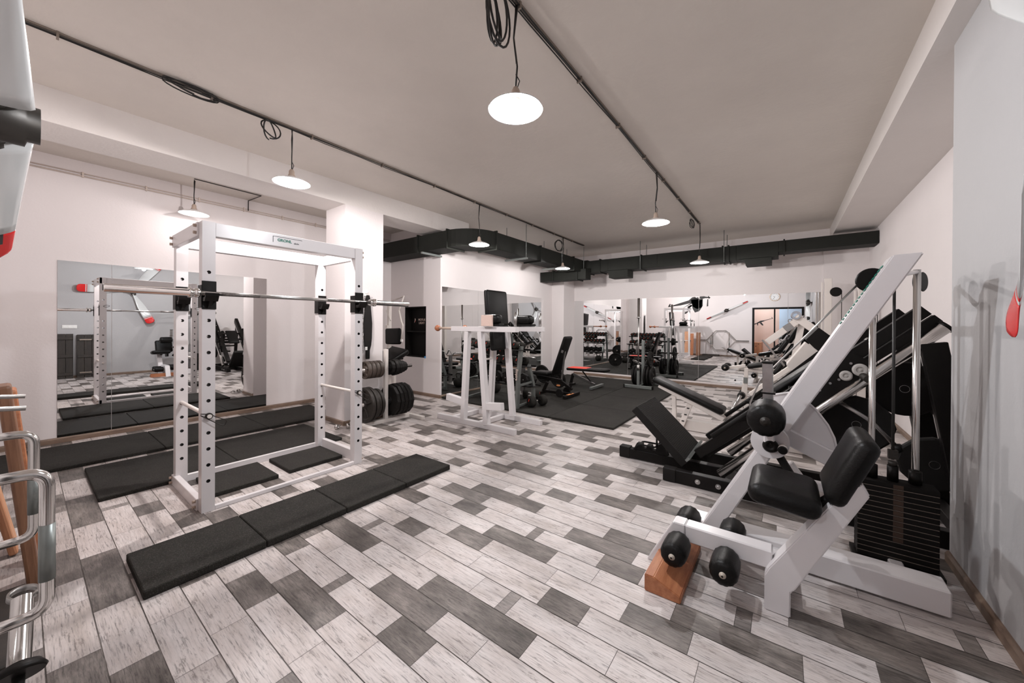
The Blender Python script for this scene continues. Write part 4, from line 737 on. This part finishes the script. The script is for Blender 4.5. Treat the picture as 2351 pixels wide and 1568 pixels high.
# ---------------------------------------------------------------- dumbbells and their rack
def dumbbell(c, ax, R, T, gap, red, poly=0, up=(0, 0, 1)):
    """template, lying with its handle along ax"""
    c = V(c); x, y, z = basis(ax); t = thing('dumbbell', 'x', 'dumbbell', c); MB().cyl(c-x*gap, c+x*gap, .015, n=12).build('handle', chrome, t)
    for s in (-1, 1):
        m = MB(); m.lathe(c+x*s*gap, x*s, [(0, 0), (R*.8, 0), (R, T*.18), (R, T*.8), (R*.82, T), (R*.5, T), (R*.45, T-.004), (0, T-.004)], poly or 26, not poly); h = m.build('head', rubber if not poly else matteb, t)
        if red: MB().box(c+x*s*(gap+T+.001)+(y*.4+z)*R*.28, (.004, R*.16, R*.62), (x, (y+z*.4).normalized(), (z-y*.4).normalized()), .0015).build('mark', redr, t)
        else: MB().cyl(c+x*s*(gap+T-.004), c+x*s*(gap+T+.002), R*.12, n=10).build('bolt', steel, t)
    return t
t = thing('dumbbell_rack', 'grey three-tier dumbbell rack standing behind the white dip tower', 'dumbbell rack', (-3.9, 4.9, 0)); g = t
for x in (-4.50, -3.36):
    MB().prism([(4.62, 0), (4.69, 0), (4.72, .55), (4.80, 1.0), (4.73, 1.0), (4.655, .55)], (x-.025, 0, 0), (0, 1, 0), (0, 0, 1), (.05, 0, 0), .003).build('upright', greyst, t)
    MB().prism([(5.10, 0), (5.16, 0), (5.14, .35), (5.0, .70), (4.95, .66), (5.08, .33)], (x-.025, 0, 0), (0, 1, 0), (0, 0, 1), (.05, 0, 0), .003).build('front_leg', greyst, t)
    for z in (.06, .38): MB().beam((x, 4.66, z), (x, 5.12, z+.02), .035, .035, (0, 0, 1)).build('side_brace', greyst, t)
TI = [(4.78, .98, .06), (4.95, .70, .07), (5.10, .36, .09)]
for y, z, r in TI:
    MB().prism([(y-.17, z-.035), (y+.17, z-.06), (y+.175, z-.03), (y+.165, z-.03), (y+.16, z-.05), (y-.16, z-.025)], (-4.55, 0, 0), (0, 1, 0), (0, 0, 1), (1.24, 0, 0)).build('shelf', blackm, t)
lettering('Empire', .062, (-3.36, 4.640, .56), (0, -.063, -1), (1, 0, 0), t, inkw, bold=.0015)
ordn = ['first', 'second', 'third', 'fourth', 'fifth', 'sixth', 'seventh', 'eighth', 'ninth', 'tenth', 'eleventh', 'twelfth']
protos = [dumbbell((-4.45, TI[0][0], TI[0][1]+.03), (0, 1, -.07), .0555, .075, .055, True), dumbbell((-4.42, TI[1][0], TI[1][1]+.048), (0, 1, -.07), .066, .085, .055, True), dumbbell((-4.38, TI[2][0], TI[2][1]+.068), (0, 1, -.07), .086, .10, .06, False, 8)]
for ti, (cnt, st_, nm) in enumerate(((10, .1145, 'small red-marked dumbbell on the top rack tier'), (8, .134, 'red-marked dumbbell on the middle rack tier'), (6, .187, 'large plain hexagonal dumbbell on the bottom rack tier'))):
    for k in range(cnt):
        o = protos[ti] if k == 0 else copy_tree(protos[ti])
        if k: o.location.x += st_*k
        o['label'] = nm+', '+ordn[k]+' from the far-left end'; o['group'] = 'dumbbells on the rack'
for k in range(3):
    o = copy_tree(protos[1]); o.location.x = -4.10+k*.14; o.location.z += .138; o['label'] = 'red-marked dumbbell piled above the middle tier, '+ordn[k]+' of three from the far-left end'; o['group'] = 'dumbbells on the rack'
o = dumbbell((-3.20, 4.99, .118), (.35, 1, 0), .085, .10, .06, True); o['label'] = 'big red-marked black dumbbell on the rubber floor at the foot of the rack'
o = dumbbell((-3.62, 5.45, .108), (.9, .5, 0), .075, .09, .06, True); o['label'] = 'red-marked dumbbell on the rubber floor beside the black upright bench'

# black adjustable bench
FL = .03
t = thing('adjustable_bench', 'black adjustable bench with raised back, on the rubber floor before the corner column', 'bench', (-3.2, 6.0, FL))
ab = lambda nm, p0, p1, w, h, up=(0, 0, 1), m_=blackm: MB().beam(p0, p1, w, h, up, .003).build(nm, m_, t)
hx = -3.35
def bq(px, py, Y=6.0): return P(1220+px*.10843, 760+py*.10843, 'y', Y)
a, b_ = bq(520, 900), bq(780, 130); a.y = b_.y = 6.0; d = (b_-a).normalized(); n_ = V((-d.z, 0, d.x)); m = MB(); m.pad((a+b_)/2, ((b_-a).length*1.04, .28, .07), (d, V((0, 1, 0)), n_), .034); m.build('back_pad', vinyl, t)
s0, s1 = bq(110, 880), bq(430, 890); MB().pad((s0+s1)/2, ((s1-s0).length, .30, .07), None, .034).build('seat_pad', vinyl, t); ab('seat_frame', s0+V((-.02, 0, -.07)), bq(650, 1060), .05, .06)
ab('back_strut', bq(710, 430), bq(640, 1060), .03, .03, m_=steel); bq1, bq2 = bq(250, 1260), bq(340, 1080); ab('front_leg', V((bq1.x, 6, FL+.04)), bq2, .05, .05); ab('rear_leg', bq(640, 1070), bq(860, 1240), .05, .05)
ab('base_beam', (bq1.x, 6, FL+.05), (bq(850, 1290).x, 6, FL+.05), .05, .05); fx = bq(850, 1290).x
ab('rear_foot', (fx, 5.72, FL+.035), (fx, 6.28, FL+.035), .06, .05); ab('front_foot', (bq1.x, 5.8, FL+.03), (bq1.x, 6.2, FL+.03), .05, .04); MB().box((fx, 5.95, FL+.062), (.05, .22, .004)).build('warning_label', mat('orange_label', (.65, .24, .08), .5), t)
for y in (5.84, 6.12): MB().cyl((fx-.17, y, FL+.075), (fx-.17, y+.035, FL+.075), .07, n=24).build('wheel', matteb, t)
MB().box(bq(570, 1150), (.06, .03, .025)).build('warning_label', MAT['orange_label'], t); ab('knob_handle', bq(840, 1100), bq(830, 1240), .03, .03)
MB().box(bq(645, 430, 5.87), (.05, .004, .06), (d, V((0, 1, 0)), n_)).build('pad_label', steel, t)

# flat bench with red stripe
t = thing('flat_bench', 'low flat bench with a red-trimmed pad and silver sloping leg, by the back mirror', 'bench', (-3.4, 7.2, FL)); Y = 7.15
def rq(px, py, Y=Y): return P(1240+px*.2296, 640+py*.2296, 'y', Y)
a, b_ = rq(290, 895), rq(680, 920); MB().pad((a+b_)/2, ((b_-a).length, .30, .06), basis(b_-a), .03).build('pad', vinyl, t); MB().pad((a*.72+b_*.28)+V((0, 0, .022)), ((b_-a).length*.5, .27, .03), basis(b_-a), .014).build('red_stripe', redr, t)
c0, c1 = rq(330, 950), rq(545, 1085); MB().beam(c0, (c1.x, Y, FL+.07), .05, .05).build('sloping_leg', steel, t); MB().beam(rq(425, 925), rq(515, 1040), .02, .025).build('strut', blackm, t)
MB().beam((c1.x+.05, Y-.30, FL+.04), (c1.x+.05, Y+.30, FL+.04), .06, .05).build('foot', greyst, t); MB().beam(c0, (c0.x-.06, Y, FL+.02), .05, .05).build('front_leg', blackm, t); MB().beam((c0.x-.06, Y-.2, FL+.02), (c0.x-.06, Y+.2, FL+.02), .05, .04).build('foot', blackm, t)
for y in (Y-.22, Y+.2): MB().cyl((c1.x+.05, y, FL+.02), (c1.x+.05, y+.03, FL+.02), .025, n=14).build('rubber_wheel', matteb, t)

# upright bar and plate holder
t = thing('bar_holder', 'grey upright plate and bar holder on the rubber floor in front of the back mirror', 'weight tree', (-2.45, 8.0, FL)); hx = -2.44
MB().beam((hx, 8.02, FL), (hx, 8.02, 1.02), .06, .06).build('upright', greyst, t)
for y in (7.69, 8.36): MB().beam((-2.72, y, FL+.035), (-2.16, y, FL+.035), .06, .06).build('foot', greyst, t)
for y in (7.69, 8.36):
    for x in (-2.73, -2.15): MB().box((x, y, FL+.035), (.02, .066, .066)).build('foot_cap', blackm, t)
MB().beam((hx, 7.69, FL+.035), (hx, 8.36, FL+.035), .05, .05).build('base_beam', greyst, t); MB().beam((hx-.0, 7.69, FL+.0), (hx, 7.69, .42), .05, .05).build('bar_socket', greyst, t); MB().cyl((hx, 7.69, .40), (hx, 7.69, .52), .03, n=16).build('bar_sleeve', steel, t)
for z in (.30, .62, .92): MB().cyl((hx-.20, 8.02, z), (hx+.22, 8.02, z), .022, n=12).build('peg', iron, t)
def vbar(label, x, y, z0, z1):
    t = thing('barbell', label, 'barbell', (x, y, z0), 'barbells standing in the holder'); MB().cyl((x, y, z0), (x, y, z1-.40), .014, n=12).build('shaft', steel, t); MB().lathe((x, y, z1-.42), (0, 0, 1), [(.014, 0), (.036, .0), (.036, .03), (.025, .035), (.025, .42), (0, .42)], 20).build('sleeve', chrome, t)
vbar('chrome barbell standing upright in the front socket of the grey bar holder', hx+.0, 7.69, .42, 1.91)
i = 0
for z, cols in ((.30, ((-.19, .21), (-.13, .225), (.05, .225), (.11, .22), (.17, .20))), (.62, ((.13, .17),)), (.92, ((.08, .10), (.12, .085)))):
    for dx, R in cols:
        plate(['outermost left', 'inner left', 'inner right', 'middle right', 'outermost right', 'middle-peg right', 'top-peg inner', 'top-peg outer'][i]+' black plate on the grey bar holder before the mirror', (hx+dx, 8.02, z if z > .4 else .265), (1, 0, 0), R, .04, matteb, 'plates on the bar holder', 'grip'); i += 1

# loose plates, kettlebell and bars beside the dumbbell rack
def floor_plate(label, x, y, R, lean):
    return plate(label, (x, y, FL+R*math.cos(lean)+.012), (math.sin(.2), math.cos(lean), math.sin(lean)), R, .04, matteb, 'plates leaning on the floor', 'grip')
floor_plate('black grip plate leaning near the corner column, left one', -4.30, 6.9, .21, .2); floor_plate('black grip plate leaning near the flat bench, right one', -3.75, 6.6, .20, .2)
KX = -.55
t = thing('kettlebell', 'black kettlebell on the rubber floor behind the dip tower', 'kettlebell', (-4.50, 5.50, FL)); MB().lathe((-4.5, 5.50, FL), (0, 0, 1), [(0, 0), (.06, 0), (.10, .04), (.115, .10), (.10, .16), (.06, .195), (0, .20)], 26).build('body', rubber, t); MB().tube(rpath([(-4.55, 5.50, FL+.17), (-4.58, 5.50, FL+.27), (-4.5, 5.50, FL+.30), (-4.42, 5.50, FL+.27), (-4.45, 5.50, FL+.17)], .03), .014, 10).build('handle', iron, t)
m = MB(); m.tube(rpath([(-4.35, 5.75, .70), (-4.15, 5.72, .72), (-4.08, 5.72, .66), (-4.0, 5.7, .78), (-3.92, 5.7, .66), (-3.85, 5.68, .74), (-3.65, 5.65, .73)], .02), .0125, 8)
m.box((-4.0, 5.74, .33), (.06, .06, .66)); m.box((-4.0, 5.74, .02), (.5, .3, .04)); tag(m.build('curl_bar_stand', steel), 'zigzag chrome curl bar on its stand behind the dumbbell rack', 'curl bar')

# ---------------------------------------------------------------- white machines at the back right
def leg_curl(label, x0, y, s=1):
    t = thing('leg_curl_machine', label, 'exercise machine', (x0, y, 0), 'white machines by the back right'); Bm = lambda nm, p0, p1, w=.06, h=.06, m_=whiteb, up=(0, 1, 0): MB().beam(p0, p1, w, h, up).build(nm, m_, t)
    X = lambda d: x0+d; Bm('base_beam', (X(0), y, .04), (X(1.05), y, .04), .08, .08); Bm('foot', (X(.02), y-.25, .03), (X(.02), y+.25, .03), .05, .05, whiteb, (0, 0, 1)); Bm('post', (X(.04), y, .05), (X(.06), y, .62)); Bm('post', (X(.85), y, .05), (X(.85), y, .55)); Bm('brace', (X(.05), y, .66), (X(-.22), y, .60), .05, .05); Bm('pad_frame', (X(.05), y, .60), (X(.95), y, .50), .05, .05)
    d = V((.44, 0, .10)).normalized(); MB().pad((X(.30), y, .70), (.46, .30, .075), (d, V((0, 1, 0)), V((-d.z, 0, d.x))), .036).build('front_pad', vinyl, t); d = V((.44, 0, -.10)).normalized(); MB().pad((X(.76), y, .70), (.44, .30, .075), (d, V((0, 1, 0)), V((-d.z, 0, d.x))), .036).build('rear_pad', vinyl, t)
    for z, xx in ((.62, -.24), (.16, .0)):
        roller('ankle_roller', (X(xx), y-.24, z), (0, 1, 0), .058, .18, t); roller('ankle_roller', (X(xx), y+.06, z), (0, 1, 0), .058, .18, t)
    Bm('roller_arm', (X(.05), y, .55), (X(.0), y, .16), .04, .04); MB().bb((X(.02), y-.05, .36), (X(.08), y-.035, .46)).build('adjuster_plate', greyst, t); MB().cyl((X(-.10), y-.04, .40), (X(-.10), y-.08, .40), .014, n=10).build('knob', vinyl, t)
    return t
leg_curl('white leg curl machine with round black roller pads, before the back mirror', P(1704, 902, 'y', 7.5).x, 7.5)
# tall white plate-loaded press with diagonal arms and black pads
t = thing('incline_press_machine', 'tall white machine with crossed beams and long black pads, left of the big white diagonal', 'exercise machine', (.3, 7.0, 0)); Y = 6.0
def zq(x, y, Y=Y): return P(1640+x*.12758, 680+y*.12758, 'y', Y)
zb = lambda nm, p0, p1, w=.07, h=.08, m_=whiteb: MB().beam(p0, p1, w, h, (0, 1, 0)).build(nm, m_, t)
zb('arm_beam', zq(950, 830), zq(1500, 440), .08, .10); zb('arm_sleeve', zq(1270, 600), zq(1400, 520), .09, .11, steel)
def zd(nm, p0, p1, w, h, dy, m_=whiteb): o = MB().beam(V(p0)+V((0, dy, 0)), V(p1)+V((0, dy, 0)), w, h, (0, 1, 0)).build(nm, m_, t); return o
zd('hook_lever', zq(870, 780), zq(1260, 1240), .02, .06, -.12, steel); zd('head_beam', zq(1450, 370), zq(1780, 590), .09, .11, .0); zd('a_frame_leg', zq(1580, 480), zq(1440, 1120), .07, .09, .05); zd('cross_beam', zq(1330, 1230), zq(1850, 900), .12, .22, .15); zd('weight_block', zq(1680, 780), zq(1950, 800), .15, .35, .02, matteb) if False else None
MB().lathe(zq(1470, 350)+V((0, -.08, 0)), (0, 1, 0), [(.03, 0), (.05, 0), (.055, .02), (.055, .12), (.03, .12), (.03, 0)], 24).build('pivot_ring', chrome, t)
for (x0_, y0_, x1_, y1_, dy) in ((1160, 1010, 1330, 780, .1), (1250, 1140, 1440, 870, .15), (1340, 850, 1530, 560, .2), (1080, 1420, 1240, 1200, .1)): a, b_ = zq(x0_, y0_)+V((0, dy, 0)), zq(x1_, y1_)+V((0, dy, 0)); MB().pad((a+b_)/2, ((b_-a).length, .2, .06), basis(b_-a, (0, 1, 0)) if False else ((b_-a).normalized(), V((0, 1, 0)), (b_-a).normalized().cross(V((0, 1, 0)))), .028).build('pad', vinyl, t)
xb = zq(1440, 1120).x; zb('leg', (xb+.1, Y+.2, .03), (xb+.05, Y+.2, .75)); zb('base_beam', (xb-.35, Y+.05, .04), (xb+.75, Y+.05, .04)); MB().beam((xb+.1, Y-.2, .04), (xb+.1, Y+.45, .04), .06, .06).build('foot', whiteb, t); MB().beam((xb+.1, Y, .6), (xb-.3, Y, .05), .05, .05, (0, 1, 0)).build('strut', whiteb, t)
# black weight box and white sloping shroud of the next machine
t = thing('sled_leg_press', 'white sloping leg press rails with a black square box, behind the big white diagonal beam', 'exercise machine', (.3, 4.6, 0)); Y = 4.75
def yq(px, py, Y=Y): return P(px, py, 'y', Y)
def quadprism(nm, pts, Y, dy, m_): mm = MB(); mm.prism([(yq(*s, Y).x, yq(*s, Y).z) for s in pts], (0, Y, 0), (1, 0, 0), (0, 0, 1), (0, dy, 0), .004); return mm.build(nm, m_, t)
quadprism('weight_box', [(1850, 780), (1880, 752), (1908, 772), (1880, 808)], Y, .35, matteb); quadprism('rail_beam', [(1805, 838), (1850, 786), (1882, 808), (1822, 856)], Y, .30, whiteb); quadprism('rail_edge', [(1725, 921), (1878, 806), (1884, 812), (1733, 926)], Y-.02, .05, matteb); quadprism('rail_edge', [(1715, 926), (1822, 852), (1826, 860), (1718, 934)], Y+.05, .03, chrome)
quadprism('lower_rail', [(1700, 945), (1832, 868), (1845, 880), (1712, 955)], Y+.02, .06, whiteb); p0, p1 = yq(1715, 920), yq(1895, 800); MB().beam((p0.x-.0, Y+.45, p0.z-.0), (p1.x, Y+.45, p1.z-.0), .05, .07, (0, 1, 0)).build('rail_beam', whiteb, t)
MB().beam((p1.x, Y+.18, .0), (p1.x, Y+.18, p1.z-.03), .07, .07).build('rear_post', whiteb, t); MB().beam((p0.x-.05, Y+.18, .04), (p1.x+.05, Y+.18, .04), .07, .07).build('base_beam', whiteb, t); MB().beam((p0.x, Y-.02, .05), (p0.x, Y+.5, .05), .06, .06, (0, 0, 1)).build('front_foot', whiteb, t); MB().beam((p0.x, Y+.02, .05), p0, .05, .05).build('front_post', whiteb, t)
# cable towers at the back wall
def tower(label, x, y, h, g_='cable towers by the back wall'):
    t = thing('cable_tower', label, 'cable machine', (x, y, 0), g_); MB().bb((x-.05, y-.05, 0), (x+.05, y+.05, h), .004).build('column', whiteb, t); MB().bb((x-.09, y-.04, 0), (x-.07, y+.04, h-.06), .003).build('guide', whiteb, t); MB().bb((x-.2, y-.1, 0), (x+.2, y+.1, .05), .004).build('base', whiteb, t)
    MB().lathe((x+.10, y-.06, h-.24), (0, 1, 0), [(0, 0), (.075, 0), (.08, .005), (.065, .018), (.08, .03), (.075, .035), (0, .035)], 24).build('pulley', blackm, t); MB().cyl((x+.175, y-.04, h-.24), (x+.175, y-.04, .5), .005, n=6).build('cable', cablem, t); MB().beam((x+.04, y-.04, h-.24), (x+.11, y-.04, h-.24), .02, .05, (0, 0, 1)).build('pulley_bracket', whiteb, t)
    for k in range(10): MB().bb((x+.06, y+.06, .06+k*.04), (x+.20, y+.16, .096+k*.04), .002).build('stack_plate', matteb, t)
tower('tall white cable tower with a black pulley, left one near the back wall', .60, 8.4, 2.18); tower('lower white cable tower with a black pulley, right one near the back wall', .98, 8.0, 1.98)
